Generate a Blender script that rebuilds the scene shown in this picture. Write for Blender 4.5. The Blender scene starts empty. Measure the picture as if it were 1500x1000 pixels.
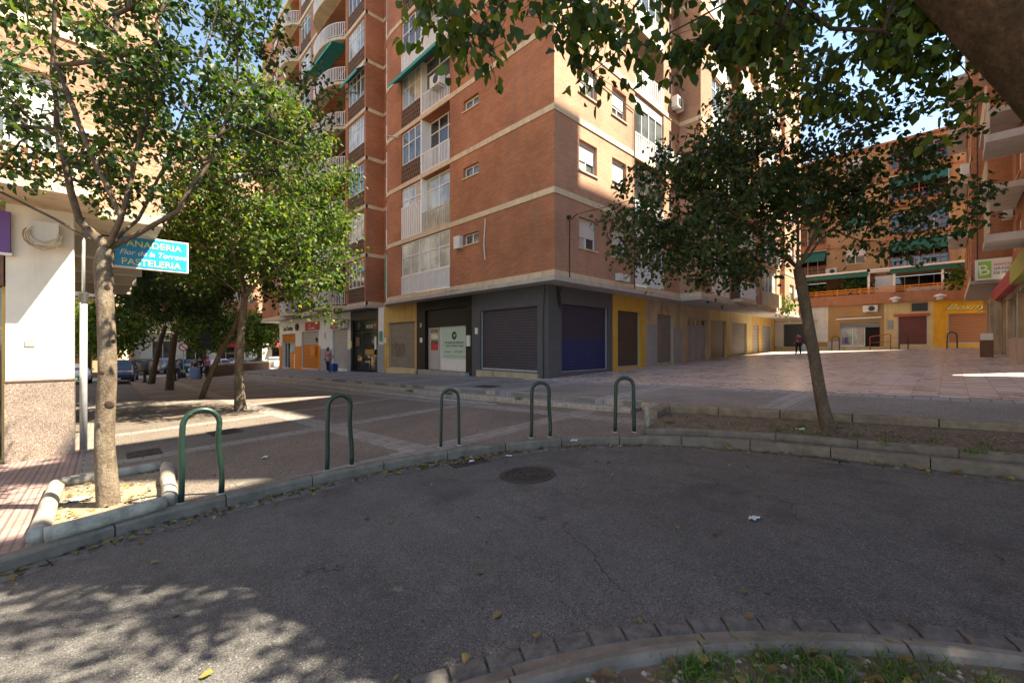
import bpy, bmesh, math, random
import numpy as np
from mathutils import Vector, Matrix
random.seed(7); rng = np.random.default_rng(7)
sc = bpy.context.scene
col = sc.collection
# ------------------------------------------------------------------ camera, world, sun, exposure
CX, CY = -11.52, -9.73
AZ = math.atan2(.696, .718)
cam = bpy.data.cameras.new("camera"); camo = bpy.data.objects.new("camera", cam); col.objects.link(camo)
camo.location = (CX, CY, 0); camo.rotation_euler = (math.pi/2, 0, -AZ)
cam.lens = 14.88; cam.sensor_width = 36; cam.shift_y = 7/1500; cam.clip_start = .05; cam.clip_end = 2000
sc.camera = camo
SUN = Vector((.386, -.454, .803)).normalized()
w = bpy.data.worlds.new("World"); sc.world = w; w.use_nodes = True
wn = w.node_tree.nodes; bg = wn["Background"]
sky = wn.new("ShaderNodeTexSky"); sky.sky_type = 'NISHITA'; sky.sun_disc = False
sky.sun_elevation = math.asin(SUN.z); sky.sun_rotation = math.atan2(SUN.x, SUN.y)
sky.air_density = 1.0; sky.dust_density = .2; sky.ozone_density = 2.2; sky.altitude = 1800
w.node_tree.links.new(sky.outputs[0], bg.inputs[0]); bg.inputs[1].default_value = .112
sl = bpy.data.lights.new("sun", 'SUN'); sl.energy = 5; sl.angle = math.radians(.53); sl.color = (1, .975, .94)
so = bpy.data.objects.new("sun", sl); col.objects.link(so); so.rotation_euler = SUN.to_track_quat('Z', 'Y').to_euler()
vs = sc.view_settings; vs.view_transform = 'Standard'; vs.look = 'None'; vs.exposure = 2.1
vs.use_white_balance = True; vs.white_balance_temperature = 8100; vs.white_balance_tint = 6; vs.gamma = 1
sc.cycles.max_bounces = 7; sc.cycles.diffuse_bounces = 4; sc.cycles.transparent_max_bounces = 6

# ------------------------------------------------------------------ site geometry
RX, RY, FX, FY = .718, -.696, .696, .718
def across(X, Y): return RX*(X-CX)+RY*(Y-CY)
def site(x, y): return (CX+RX*x+FX*y, CY+RY*x+FY*y)       # metres to the right of / ahead of the survey point
def clampx(x): return max(-60, min(60, x))
def zlow(X, Y):
    x = clampx(across(X, Y)); return -1.5+.052*x if x > -10 else -2.02+.028*(x+10)
def zup(X, Y): return -1.28+.038*clampx(across(X, Y))
def zroad(X, Y): return zlow(X, Y)-.13

# ------------------------------------------------------------------ materials
MATS = {}
class G:
    def __init__(s, name):
        s.m = bpy.data.materials.new(name); s.m.use_nodes = True; s.t = s.m.node_tree
        s.b = s.t.nodes["Principled BSDF"]; s.out = s.t.nodes["Material Output"]; MATS[name] = s.m
        s.geo = None
    def n(s, ty, **k):
        x = s.t.nodes.new(ty)
        for a, b in k.items(): setattr(x, a, b)
        return x
    def l(s, a, b): s.t.links.new(a, b)
    def pos(s):
        if not s.geo: s.geo = s.n("ShaderNodeNewGeometry")
        return s.geo.outputs["Position"]
    def put(s, sock, v):
        if hasattr(v, "is_linked") or hasattr(v, "links"): s.l(v, sock)
        else: sock.default_value = v
    def math(s, op, a, b=0, c=0):
        x = s.n("ShaderNodeMath", operation=op); s.put(x.inputs[0], a); s.put(x.inputs[1], b); s.put(x.inputs[2], c); return x.outputs[0]
    def xyz(s, v=None):
        x = s.n("ShaderNodeSeparateXYZ"); s.l(v or s.pos(), x.inputs[0]); return x.outputs
    def comb(s, a, b, c=0):
        x = s.n("ShaderNodeCombineXYZ"); s.put(x.inputs[0], a); s.put(x.inputs[1], b); s.put(x.inputs[2], c); return x.outputs[0]
    def scale(s, v, sc3):
        x = s.n("ShaderNodeMapping"); s.l(v, x.inputs[0]); x.inputs["Scale"].default_value = sc3; return x.outputs[0]
    def noise(s, scale=5, detail=4, rough=.6, v=None):
        x = s.n("ShaderNodeTexNoise"); x.inputs["Scale"].default_value = scale; x.inputs["Detail"].default_value = detail
        x.inputs["Roughness"].default_value = rough; s.l(v or s.pos(), x.inputs["Vector"]); return x.outputs[0]
    def voro(s, scale=50, v=None, feat='F1'):
        x = s.n("ShaderNodeTexVoronoi", feature=feat); x.inputs["Scale"].default_value = scale; s.l(v or s.pos(), x.inputs["Vector"]); return x
    def ramp(s, f, stops):
        x = s.n("ShaderNodeValToRGB"); s.l(f, x.inputs[0]); e = x.color_ramp.elements
        while len(e) < len(stops): e.new(.5)
        for q, (p, c) in zip(e, stops): q.position = p; q.color = (c if isinstance(c, tuple) else (c, c, c))+(1,)
        return x.outputs[0]
    def mix(s, f, a, b, mode='MIX'):
        x = s.n("ShaderNodeMix", data_type='RGBA', blend_type=mode); s.put(x.inputs[0], f)
        for i, v in ((6, a), (7, b)): s.put(x.inputs[i], v if not isinstance(v, tuple) else (v+(1,) if len(v) == 3 else v))
        return x.outputs[2]
    def bump(s, h, strength=.3, dist=.01):
        x = s.n("ShaderNodeBump"); x.inputs["Strength"].default_value = strength; x.inputs["Distance"].default_value = dist
        s.l(h, x.inputs["Height"]); s.l(x.outputs[0], s.b.inputs["Normal"])
    def col(s, c): s.put(s.b.inputs["Base Color"], c if not isinstance(c, tuple) else c+(1,))
    def rough(s, v): s.put(s.b.inputs["Roughness"], v)
def plain(name, c, rough=.6, var=.18, scale=4, metal=0, bump=0, bscale=40, stain=0, spec=.5):
    g = G(name); n1 = g.noise(scale, 5, .65)
    f = g.ramp(n1, [(.3, 1-var), (.7, 1+var)])
    cc = g.mix(1.0, c, f, 'MULTIPLY')
    if stain:
        st = g.noise(3.0, 5, .7, g.scale(g.pos(), (1, 1, .12)))
        cc = g.mix(g.math('MULTIPLY', g.ramp(st, [(.5, 0.), (.75, 1.)]), stain), cc, (c[0]*.35, c[1]*.33, c[2]*.3))
    g.col(cc); g.rough(rough); g.b.inputs["Metallic"].default_value = metal; g.b.inputs["Specular IOR Level"].default_value = spec
    if bump: g.bump(g.noise(bscale, 4, .6), bump, .01)
    return g.m
def brickmat(name, c1, c2, mortar, bw=.26, rh=.085):
    g = G(name); x, y, z = g.xyz()[:3]
    v = g.comb(g.math('ADD', x, y), z)
    b = g.n("ShaderNodeTexBrick"); g.l(v, b.inputs["Vector"])
    b.inputs["Color1"].default_value = c1+(1,); b.inputs["Color2"].default_value = c2+(1,); b.inputs["Mortar"].default_value = mortar+(1,)
    b.inputs["Scale"].default_value = 1; b.inputs["Brick Width"].default_value = bw; b.inputs["Row Height"].default_value = rh
    b.inputs["Mortar Size"].default_value = .012; b.inputs["Mortar Smooth"].default_value = .3
    big = g.noise(.35, 5, .6); sm = g.noise(14, 3, .7, g.scale(v, (1, 3, 1)))
    c = g.mix(1.0, b.outputs[0], g.ramp(big, [(.3, .72), (.7, 1.22)]), 'MULTIPLY')
    c = g.mix(1.0, c, g.ramp(sm, [(.3, .78), (.7, 1.2)]), 'MULTIPLY')
    st = g.noise(1.6, 5, .7, g.scale(g.pos(), (1, 1, .1)))
    c = g.mix(g.math('MULTIPLY', g.ramp(st, [(.52, 0.), (.78, 1.)]), .42), c, (.16, .12, .1))
    ef = g.noise(.55, 7, .75, g.scale(g.pos(), (1, 1, .6))); c = g.mix(g.math('MULTIPLY', g.ramp(ef, [(.62, 0.), (.72, 1.)]), .22), c, (.5, .38, .3))
    g.col(c); g.rough(.85); g.bump(b.outputs["Fac"], -.35, .006); g.b.inputs["Specular IOR Level"].default_value = .25
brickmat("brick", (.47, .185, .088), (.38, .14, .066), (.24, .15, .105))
brickmat("brick_orange_sunwashed", (.47, .235, .14), (.40, .19, .108), (.36, .27, .21))  # paler copy of the brick, sun wash put into its colour
brickmat("brick_yellow", (.46, .30, .15), (.42, .26, .13), (.36, .26, .17))
plain("cream", (.58, .47, .32), .8, .12, 2, bump=.15, stain=.5)
plain("soffit", (.42, .39, .35), .85, .15, 1.2, stain=.3)
plain("white", (.75, .74, .71), .45, .06, 3, stain=.18)
plain("white_wall", (.78, .72, .61), .85, .08, 2, bump=.25, bscale=60, stain=.22)
plain("render_white", (.68, .65, .58), .85, .08, 1.5, bump=.1, stain=.35)
plain("render_grey", (.085, .088, .095), .8, .1, 2, bump=.15)
plain("render_grey_light", (.30, .31, .33), .8, .1, 2, bump=.15)
plain("render_yellow", (.56, .36, .11), .8, .15, 1.5, bump=.2, stain=.6)
plain("render_bright_yellow", (.56, .34, .06), .8, .08, 1.5, bump=.15, stain=.25)
plain("render_beige", (.46, .37, .25), .85, .2, 1.2, bump=.2, stain=.8)
plain("render_brown", (.40, .24, .10), .85, .08, 1.2, bump=.1, stain=.2)
plain("render_pale_yellow", (.60, .48, .24), .85, .12, 1.2, bump=.1, stain=.5)
plain("render_orange", (.75, .36, .03), .8, .1, 1.5, bump=.1, stain=.3)
plain("render_terracotta", (.36, .16, .085), .85, .12, 1.2, bump=.15, stain=.5)
plain("render_pink", (.45, .33, .27), .85, .1, 1.2, bump=.1, stain=.4)
plain("orange_paint", (.72, .23, .02), .5, .08, 3, stain=.2)
plain("red_paint", (.42, .06, .03), .5, .12, 3)
plain("black_gloss", (.010, .010, .011), .4, .3, 2, spec=.25)
plain("black_metal", (.02, .02, .022), .5, .3, 6)
plain("dark_inside", (.012, .011, .010), .9, .2, 1)
g = G("hoop_green"); ch = g.ramp(g.noise(22, 6, .75), [(.60, 0.), (.66, 1.)])
g.col(g.mix(ch, g.mix(g.noise(5, 4), (.004, .018, .012), (.008, .034, .022)), (.10, .055, .035))); g.rough(g.mix(ch, (.4, .4, .4), (.9, .9, .9))); g.bump(g.noise(30, 4), .25, .004)
plain("hoop_teal", (.05, .33, .24), .4, .15, 6)
plain("hoop_dark", (.03, .03, .03), .5, .2, 6)
plain("grey_metal", (.42, .44, .45), .45, .12, 6, metal=.3)
plain("light_grey", (.45, .44, .42), .6, .1, 4)
plain("concrete", (.33, .31, .28), .9, .25, 6, bump=.5, bscale=70, stain=.2)
plain("planter_concrete", (.20, .155, .11), .9, .4, 5, bump=.5, bscale=60, stain=.7)
plain("kerb_concrete", (.145, .122, .098), .9, .35, 5, bump=.5, bscale=80)
plain("pit_concrete", (.30, .27, .22), .9, .45, 7, bump=.6, bscale=50, stain=.5)
plain("step_stone", (.34, .29, .23), .9, .3, 8, bump=.5, bscale=60)
g = G("granite"); v = g.voro(110); r_ = g.xyz(v.outputs["Color"])[0]
g.col(g.mix(1.0, g.ramp(r_, [(0., (.10, .065, .05)), (.35, (.20, .14, .105)), (.7, (.29, .215, .17)), (1., (.40, .33, .27))]), g.ramp(g.noise(3, 5), [(.3, .8), (.7, 1.15)]), 'MULTIPLY')); g.rough(.5)
plain("awning_green", (.012, .12, .09), .7, .12, 3)
plain("teal_awning", (.03, .30, .27), .7, .1, 3)
plain("ac_white", (.62, .61, .57), .5, .08, 3, stain=.3)
plain("cable", (.02, .018, .016), .7, .2, 6)
plain("paper", (.48, .50, .52), .8, .06, 20)
plain("cloth_curtain", (.45, .43, .38), .9, .2, 3)
plain("tree_hole", (.05, .03, .02), 1, .2, 3)
plain("signblue", (.0, .27, .60), .35, .06, 4)
plain("letter_yellow", (.75, .80, .25), .5, .03, 4)
plain("letter_white", (.8, .8, .8), .5, .03, 4)
plain("letter_black", (.02, .02, .02), .5, .03, 4)
plain("letter_red", (.55, .03, .05), .5, .03, 4)
plain("letter_navy", (.05, .06, .22), .5, .03, 4)
plain("sign_red", (.45, .02, .05), .45, .1, 4)
plain("sign_green", (.22, .55, .04), .45, .05, 4)
plain("sign_white", (.72, .74, .68), .45, .06, 2)
plain("sign_purple", (.12, .03, .20), .4, .06, 4)
plain("sign_yellow", (.36, .38, .06), .45, .05, 4)
plain("mint", (.42, .58, .50), .35, .05, 1)
plain("notice_tan", (.45, .38, .28), .8, .2, 9)
plain("ochre", (.35, .22, .03), .5, .03, 4)
plain("wood_brown", (.14, .07, .035), .6, .3, 8)
plain("car_white", (.72, .73, .74), .25, .03, 2)
plain("car_blue", (.02, .045, .12), .2, .05, 2)
plain("car_grey", (.16, .16, .16), .25, .05, 2)
plain("car_silver", (.42, .42, .42), .28, .05, 2, metal=.4)
plain("tyre", (.02, .02, .02), .85, .1, 3)
plain("lamp_red", (.35, .02, .02), .25, .1, 3)
plain("lamp_clear", (.65, .65, .65), .15, .1, 3)
plain("skin", (.45, .26, .18), .6, .05, 5)
plain("hair_brown", (.16, .08, .04), .7, .3, 30)
plain("hair_dark", (.02, .015, .012), .6, .2, 30)
plain("hair_grey", (.3, .28, .26), .7, .2, 30)
plain("pink_top", (.50, .14, .30), .85, .1, 10)
plain("navy_cloth", (.015, .018, .05), .85, .15, 8)
plain("blue_cloth", (.06, .12, .28), .85, .15, 8)
plain("magenta_cloth", (.22, .03, .08), .85, .15, 8)
plain("dark_cloth", (.02, .018, .02), .85, .15, 8)
plain("bag_blue", (.02, .06, .25), .8, .2, 9)
plain("bag_white", (.55, .62, .56), .6, .1, 9)
plain("tan_bag", (.35, .25, .18), .7, .1, 9)
plain("iron", (.055, .05, .045), .6, .3, 20, metal=.5, bump=.3, bscale=40)
plain("cobble", (.10, .09, .08), .85, .5, 14, bump=.5, bscale=60)

def shutter(name, c, c2=None, dirt=.5, rough=.55, pitch=.115, lower=None, lz=0):
    g = G(name); x, y, z = g.xyz()[:3]
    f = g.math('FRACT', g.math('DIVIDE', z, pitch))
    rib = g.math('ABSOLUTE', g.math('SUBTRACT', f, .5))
    base = g.mix(g.ramp(g.noise(1.3, 5, .65, g.scale(g.pos(), (1, 1, 2.5))), [(.35, 0.), (.7, 1.)]), c, c2 or tuple(q*.6 for q in c))
    if lower:
        edge = g.math('GREATER_THAN', g.math('ADD', lz, g.math('MULTIPLY', g.noise(2, 3), .25 if c2 else 0)), z)
        base = g.mix(edge, base, lower)
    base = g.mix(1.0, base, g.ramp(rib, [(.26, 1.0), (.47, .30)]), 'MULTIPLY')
    base = g.mix(g.math('MULTIPLY', g.ramp(g.noise(9, 6, .75), [(.55, 0.), (.7, 1.)]), dirt), base, (.14, .11, .09))
    g.col(base); g.rough(rough); g.b.inputs["Metallic"].default_value = .15
    g.bump(rib, -.9, .02); return g.m
shutter("shutter_navy", (.055, .055, .085), (.075, .065, .07), .6)
shutter("shutter_blue", (.032, .036, .095), (.04, .036, .075), .5, lower=(.012, .03, .14), lz=.15)
shutter("shutter_brown", (.10, .075, .055), (.07, .055, .045), .6)
shutter("shutter_grey", (.28, .255, .23), (.21, .195, .18), .5)
shutter("shutter_taupe", (.30, .255, .20), (.24, .20, .155), .35)
shutter("shutter_silver", (.45, .44, .43), (.38, .37, .36), .2)
shutter("shutter_orange", (.62, .20, .02), (.55, .17, .02), .15)
shutter("shutter_twotone", (.45, .44, .42), (.4, .39, .37), .15, lower=(.62, .20, .02), lz=.0)
shutter("shutter_dark", (.07, .075, .085), (.06, .065, .07), .2)
shutter("shutter_red", (.20, .05, .035), (.16, .04, .03), .25)
shutter("shutter_peach", (.50, .20, .08), (.46, .18, .07), .15)
shutter("shutter_black", (.012, .012, .012), (.01, .01, .01), .1)
shutter("blind", (.74, .73, .71), (.68, .67, .65), .08, pitch=.05)

def glass(name, c, r=.06):
    g = G(name); g.col(g.mix(g.ramp(g.noise(.8, 3), [(.4, 0.), (.6, 1.)]), c, tuple(min(1, q*2.2+.02) for q in c)))
    g.rough(r); g.b.inputs["Specular IOR Level"].default_value = .8
glass("glass", (.05, .06, .06)); glass("glass_dark", (.012, .013, .014)); glass("glass_pale", (.22, .25, .24), .15)
glass("car_glass", (.03, .04, .05), .05)

g = G("trolley_check"); ck = g.n("ShaderNodeTexChecker"); g.l(g.pos(), ck.inputs[0]); ck.inputs["Scale"].default_value = 12
ck.inputs["Color1"].default_value = (.03, .10, .35, 1); ck.inputs["Color2"].default_value = (.25, .35, .6, 1); g.l(ck.outputs[0], g.b.inputs["Base Color"])
# asphalt
g = G("asphalt")
v1 = g.voro(70); v2 = g.voro(170)
base = g.ramp(g.noise(.5, 6, .65), [(.3, (.066, .062, .057)), (.7, (.108, .101, .093))])
base = g.mix(1.0, base, g.ramp(g.noise(6, 6, .7), [(.3, .8), (.7, 1.2)]), 'MULTIPLY')
sp = g.xyz(v1.outputs["Color"])[0]; sp2 = g.xyz(v2.outputs["Color"])[1]
base = g.mix(1.0, base, g.ramp(g.noise(40, 4, .8), [(.3, .62), (.7, 1.4)]), 'MULTIPLY')
base = g.mix(1.0, base, g.ramp(g.noise(1.7, 7, .75, g.scale(g.pos(), (1, .35, 1))), [(.3, .72), (.7, 1.25)]), 'MULTIPLY')
base = g.mix(g.math('MULTIPLY', g.math('GREATER_THAN', sp, .86), g.math('LESS_THAN', v1.outputs["Distance"], .34)), base, (.22, .21, .195))
base = g.mix(g.math('MULTIPLY', g.math('GREATER_THAN', sp2, .72), .45), base, (.13, .12, .115))
base = g.mix(g.math('MULTIPLY', g.math('LESS_THAN', sp2, .30), .75), base, (.022, .021, .02))
oil = g.ramp(g.noise(1.1, 5, .7), [(.55, 0.), (.68, 1.)])
base = g.mix(g.math('MULTIPLY', oil, .55), base, (.028, .027, .027))
wv = g.n("ShaderNodeVectorMath", operation='ADD'); g.l(g.pos(), wv.inputs[0]); nz = g.n("ShaderNodeTexNoise"); nz.inputs["Scale"].default_value = 1.6; nz.inputs["Detail"].default_value = 5; g.l(g.pos(), nz.inputs["Vector"]); g.l(nz.outputs["Color"], wv.inputs[1])
ck = g.voro(.42, wv.outputs[0], 'DISTANCE_TO_EDGE'); crack = g.math('LESS_THAN', ck.outputs["Distance"], .0035)
crack = g.math('MULTIPLY', crack, g.ramp(g.noise(.8, 3), [(.50, 0.), (.56, 1.)]))
base = g.mix(g.math('MULTIPLY', crack, .8), base, (.018, .016, .015))
g.col(base); g.rough(.82); g.bump(g.mix(.5, v1.outputs["Distance"], v2.outputs["Distance"]), .5, .006)
# aggregate slabs with bands of grey pavers
def bandmask(g, c, off, period, width):
    f = g.math('FRACT', g.math('DIVIDE', g.math('SUBTRACT', c, off), period))
    return g.math('LESS_THAN', f, width/period)
def aggregate(name, offx, offy, period, width, agg1, agg2, band1, band2, jc=(.1, .09, .08)):
    g = G(name); x, y, z = g.xyz()[:3]
    m = g.math('MAXIMUM', bandmask(g, x, offx, period, width), bandmask(g, y, offy, period, width))
    v = g.voro(75); r = g.xyz(v.outputs["Color"])[0]
    a = g.mix(r, agg1, agg2)
    a = g.mix(g.math('GREATER_THAN', v.outputs["Distance"], .55), a, tuple(q*.45 for q in agg1))
    a = g.mix(1.0, a, g.ramp(g.noise(.7, 6, .7), [(.3, .75), (.7, 1.2)]), 'MULTIPLY')
    b = g.n("ShaderNodeTexBrick"); g.l(g.pos(), b.inputs["Vector"]); b.inputs["Scale"].default_value = 1
    b.inputs["Brick Width"].default_value = width; b.inputs["Row Height"].default_value = width/2; b.inputs["Mortar Size"].default_value = .010
    b.inputs["Color1"].default_value = band1+(1,); b.inputs["Color2"].default_value = band2+(1,); b.inputs["Mortar"].default_value = jc+(1,)
    bb = g.mix(1.0, b.outputs[0], g.ramp(g.noise(9, 5, .7), [(.3, .75), (.7, 1.2)]), 'MULTIPLY')
    c = g.mix(m, a, bb)
    # worn grime and gum spots
    c = g.mix(g.math('MULTIPLY', g.ramp(g.noise(2.2, 6, .75), [(.5, 0.), (.75, 1.)]), .45), c, (.09, .08, .07))
    vs_ = g.voro(2.3); c = g.mix(g.math('LESS_THAN', vs_.outputs["Distance"], .035), c, (.05, .045, .04))
    g.col(c); g.rough(.8); g.bump(v.outputs["Distance"], .4, .006)
aggregate("square_paving", -8.3, -.85, 3.6, .46, (.155, .12, .095), (.265, .215, .175), (.215, .19, .165), (.255, .23, .205))
aggregate("walk_paving", -.55, -1.2, 3.3, .5, (.20, .185, .175), (.31, .29, .27), (.24, .24, .24), (.28, .28, .28))
# plaza checker tiles
g = G("plaza_tiles"); x, y, z = g.xyz()[:3]
iu = g.math('FLOOR', g.math('DIVIDE', y, .40)); iv = g.math('FLOOR', g.math('DIVIDE', x, .20))
chk = g.math('MODULO', g.math('ABSOLUTE', g.math('ADD', iu, iv)), 2)
ru = g.noise(1, 0, 0, g.comb(g.math('MULTIPLY', iu, 7.31), g.math('MULTIPLY', iv, 3.77)))
c = g.mix(chk, (.38, .26, .225), (.66, .61, .56))
c = g.mix(1.0, c, g.ramp(ru, [(.3, .8), (.7, 1.2)]), 'MULTIPLY')
fu = g.math('ABSOLUTE', g.math('SUBTRACT', g.math('FRACT', g.math('DIVIDE', y, .40)), .5))
fv = g.math('ABSOLUTE', g.math('SUBTRACT', g.math('FRACT', g.math('DIVIDE', x, .20)), .5))
jt = g.math('MAXIMUM', g.math('GREATER_THAN', fu, .488), g.math('GREATER_THAN', fv, .475))
c = g.mix(jt, c, (.12, .09, .075))
c = g.mix(g.math('MULTIPLY', g.ramp(g.noise(1.4, 6, .7), [(.5, 0.), (.8, 1.)]), .25), c, (.18, .15, .13))
g.col(c); g.rough(g.ramp(g.noise(.8, 5), [(.3, .18), (.7, .42)])); g.bump(jt, -.2, .004)
# red sidewalk tiles
g = G("sidewalk_tiles"); b = g.n("ShaderNodeTexBrick"); g.l(g.pos(), b.inputs["Vector"]); b.offset = 0; b.inputs["Scale"].default_value = 1
b.inputs["Brick Width"].default_value = .2; b.inputs["Row Height"].default_value = .2; b.inputs["Mortar Size"].default_value = .006
b.inputs["Color1"].default_value = (.26, .165, .145, 1); b.inputs["Color2"].default_value = (.33, .22, .195, 1); b.inputs["Mortar"].default_value = (.12, .09, .08, 1)
x, y, z = g.xyz()[:3]; gr = g.math('ABSOLUTE', g.math('SUBTRACT', g.math('FRACT', g.math('DIVIDE', x, .066)), .5))
c = g.mix(1.0, b.outputs[0], g.ramp(gr, [(.30, 1.0), (.46, .55)]), 'MULTIPLY')
c = g.mix(1.0, c, g.ramp(g.noise(1.5, 6, .7), [(.3, .75), (.7, 1.2)]), 'MULTIPLY')
g.col(c); g.rough(.8); g.bump(gr, -.4, .004)
# soil
def soilmat(name, a, b_, c_):
    g = G(name); c = g.ramp(g.noise(2.2, 7, .75), [(.3, a), (.5, b_), (.72, c_)])
    v = g.voro(45); c = g.mix(g.math('MULTIPLY', g.math('GREATER_THAN', g.xyz(v.outputs["Color"])[0], .82), .6), c, (.28, .24, .19))
    g.col(c); g.rough(.95); g.bump(g.noise(14, 8, .75), .9, .04)
soilmat("soil_dark", (.06, .04, .025), (.12, .085, .055), (.18, .13, .085))
soilmat("soil_light", (.15, .11, .07), (.26, .20, .13), (.36, .29, .2))
# granite base and poster bark
def barkmat(name, a, b_, c_):
    g = G(name); n1 = g.noise(9, 7, .75, g.scale(g.pos(), (1, 1, .35))); n2 = g.noise(38, 5, .7)
    c = g.ramp(n1, [(.3, a), (.52, b_), (.75, c_)])
    c = g.mix(1.0, c, g.ramp(n2, [(.3, .6), (.7, 1.35)]), 'MULTIPLY')
    g.col(c); g.rough(.95); g.b.inputs["Specular IOR Level"].default_value = .2
    g.bump(g.mix(.5, n1, n2), .9, .03)
barkmat("bark_pale", (.06, .042, .028), (.15, .112, .078), (.29, .235, .17))
barkmat("bark_brown", (.07, .05, .035), (.12, .085, .06), (.2, .15, .11))
barkmat("bark_dark", (.035, .024, .016), (.06, .042, .028), (.11, .08, .055))
def leafmat(name, a, b_, c_, trans=.35):
    g = G(name); geo = g.n("ShaderNodeNewGeometry"); r = geo.outputs["Random Per Island"]
    c = g.ramp(r, [(0., a), (.5, b_), (.85, c_), (.97, (c_[0]*1.5, c_[1]*1.2, c_[2])), (1., (c_[0]*1.9, c_[1]*1.35, c_[2]))])
    c = g.mix(1.0, c, g.ramp(g.noise(1.3, 3), [(.3, .75), (.7, 1.25)]), 'MULTIPLY')
    g.col(c); g.rough(.48); g.b.inputs["Specular IOR Level"].default_value = .32
    tr = g.n("ShaderNodeBsdfTranslucent"); g.l(g.mix(1.0, c, (1.5, 1.6, .5), 'MULTIPLY'), tr.inputs[0])
    mx = g.n("ShaderNodeMixShader"); mx.inputs[0].default_value = trans
    g.l(g.b.outputs[0], mx.inputs[1]); g.l(tr.outputs[0], mx.inputs[2]); g.l(mx.outputs[0], g.out.inputs[0])
leafmat("leaf_green", (.014, .034, .010), (.028, .062, .016), (.07, .12, .026))
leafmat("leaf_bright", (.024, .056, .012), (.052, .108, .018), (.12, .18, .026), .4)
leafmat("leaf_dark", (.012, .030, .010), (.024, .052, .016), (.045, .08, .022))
leafmat("leaf_near", (.024, .05, .010), (.042, .082, .015), (.08, .13, .02), .45)
leafmat("leaf_dry", (.12, .065, .028), (.17, .12, .04), (.20, .18, .055), .2)
leafmat("grass_blade", (.035, .085, .012), (.055, .12, .018), (.10, .17, .03), .3)

# ------------------------------------------------------------------ mesh helpers
WL = {}                                                     # world location of every parent
def mesh_obj(name, verts, faces, mat, parent=None, smooth=False):
    off = Vector(WL[parent.name]) if parent else Vector((0, 0, 0))
    me = bpy.data.meshes.new(name)
    me.from_pydata([(v[0]-off.x, v[1]-off.y, v[2]-off.z) for v in verts], [], faces); me.update()
    me.materials.append(MATS[mat] if isinstance(mat, str) else mat)
    if smooth: me.polygons.foreach_set("use_smooth", [True]*len(me.polygons))
    o = bpy.data.objects.new(name, me); col.objects.link(o)
    if parent: o.parent = parent
    WL[o.name] = tuple(off) if parent else (0, 0, 0)
    return o
def tag(o, label=None, cat=None, group=None, kind=None):
    if label: o["label"] = label
    if cat: o["category"] = cat
    if group: o["group"] = group
    if kind: o["kind"] = kind
    return o
def thing(name, label, cat, loc=(0, 0, 0), group=None):
    o = bpy.data.objects.new(name, None); col.objects.link(o); o.location = loc; o.empty_display_size = .2
    WL[o.name] = tuple(loc); return tag(o, label, cat, group)
class MB:
    def __init__(s): s.v = []; s.f = []
    def add(s, vs, fs):
        n = len(s.v); s.v += [tuple(v) for v in vs]; s.f += [tuple(i+n for i in f) for f in fs]; return s
    def box(s, x0, x1, y0, y1, z0, z1):
        x0, x1 = min(x0, x1), max(x0, x1); y0, y1 = min(y0, y1), max(y0, y1); z0, z1 = min(z0, z1), max(z0, z1)
        return s.add([(x0, y0, z0), (x1, y0, z0), (x1, y1, z0), (x0, y1, z0), (x0, y0, z1), (x1, y0, z1), (x1, y1, z1), (x0, y1, z1)],
                     [(0, 3, 2, 1), (4, 5, 6, 7), (0, 1, 5, 4), (1, 2, 6, 5), (2, 3, 7, 6), (3, 0, 4, 7)])
    def fbox(s, F, s0, s1, o0, o1, z0, z1):
        a = F(s0, o0, z0); b = F(s1, o1, z1); return s.box(a[0], b[0], a[1], b[1], a[2], b[2])
    def tube(s, path, rad, n=8, cap=True):
        P = [Vector(p) for p in path]; R = rad if isinstance(rad, (list, tuple)) else [rad]*len(P)
        base = len(s.v); up = None
        for i, p in enumerate(P):
            d = (P[min(i+1, len(P)-1)]-P[max(i-1, 0)]).normalized()
            if up is None: up = Vector((1, 0, 0)) if abs(d.x) < .8 else Vector((0, 1, 0))
            a = (up-d*up.dot(d)).normalized(); b = d.cross(a); up = a
            for k in range(n):
                t = 2*math.pi*k/n; s.v.append(tuple(p+(a*math.cos(t)+b*math.sin(t))*R[i]))
        for i in range(len(P)-1):
            for k in range(n):
                k2 = (k+1) % n; s.f.append((base+i*n+k, base+i*n+k2, base+(i+1)*n+k2, base+(i+1)*n+k))
        if cap: s.f.append(tuple(base+k for k in range(n))[::-1]); s.f.append(tuple(base+(len(P)-1)*n+k for k in range(n)))
        return s
    def prism(s, pts, z0, z1):                              # vertical prism over an xy outline
        n = len(pts); A = sum(pts[i][0]*pts[(i+1) % n][1]-pts[(i+1) % n][0]*pts[i][1] for i in range(n))
        if A < 0: pts = pts[::-1]
        f0 = z0 if callable(z0) else (lambda x, y: z0); f1 = z1 if callable(z1) else (lambda x, y: z1)
        return s.add([(x, y, f0(x, y)) for x, y in pts]+[(x, y, f1(x, y)) for x, y in pts],
                     [tuple(range(n))[::-1], tuple(range(n, 2*n))]+[(i, (i+1) % n, n+(i+1) % n, n+i) for i in range(n)])
    def disc(s, c, axis, r0, r1, h, n=20):                  # frustum along a unit axis
        c = Vector(c); ax = Vector(axis); return s.tube([c, c+ax*h], [r0, r1], n)
    def build(s, name, mat, parent=None, smooth=False): return mesh_obj(name, s.v, s.f, mat, parent, smooth)
def FL(c): return lambda s, o, z: (c-o, s, z)               # a face looking towards -X
def FR(c): return lambda s, o, z: (s, c-o, z)               # a face looking towards -Y
def FB(c): return lambda s, o, z: (s, c+o, z)               # a face looking towards +Y
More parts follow.
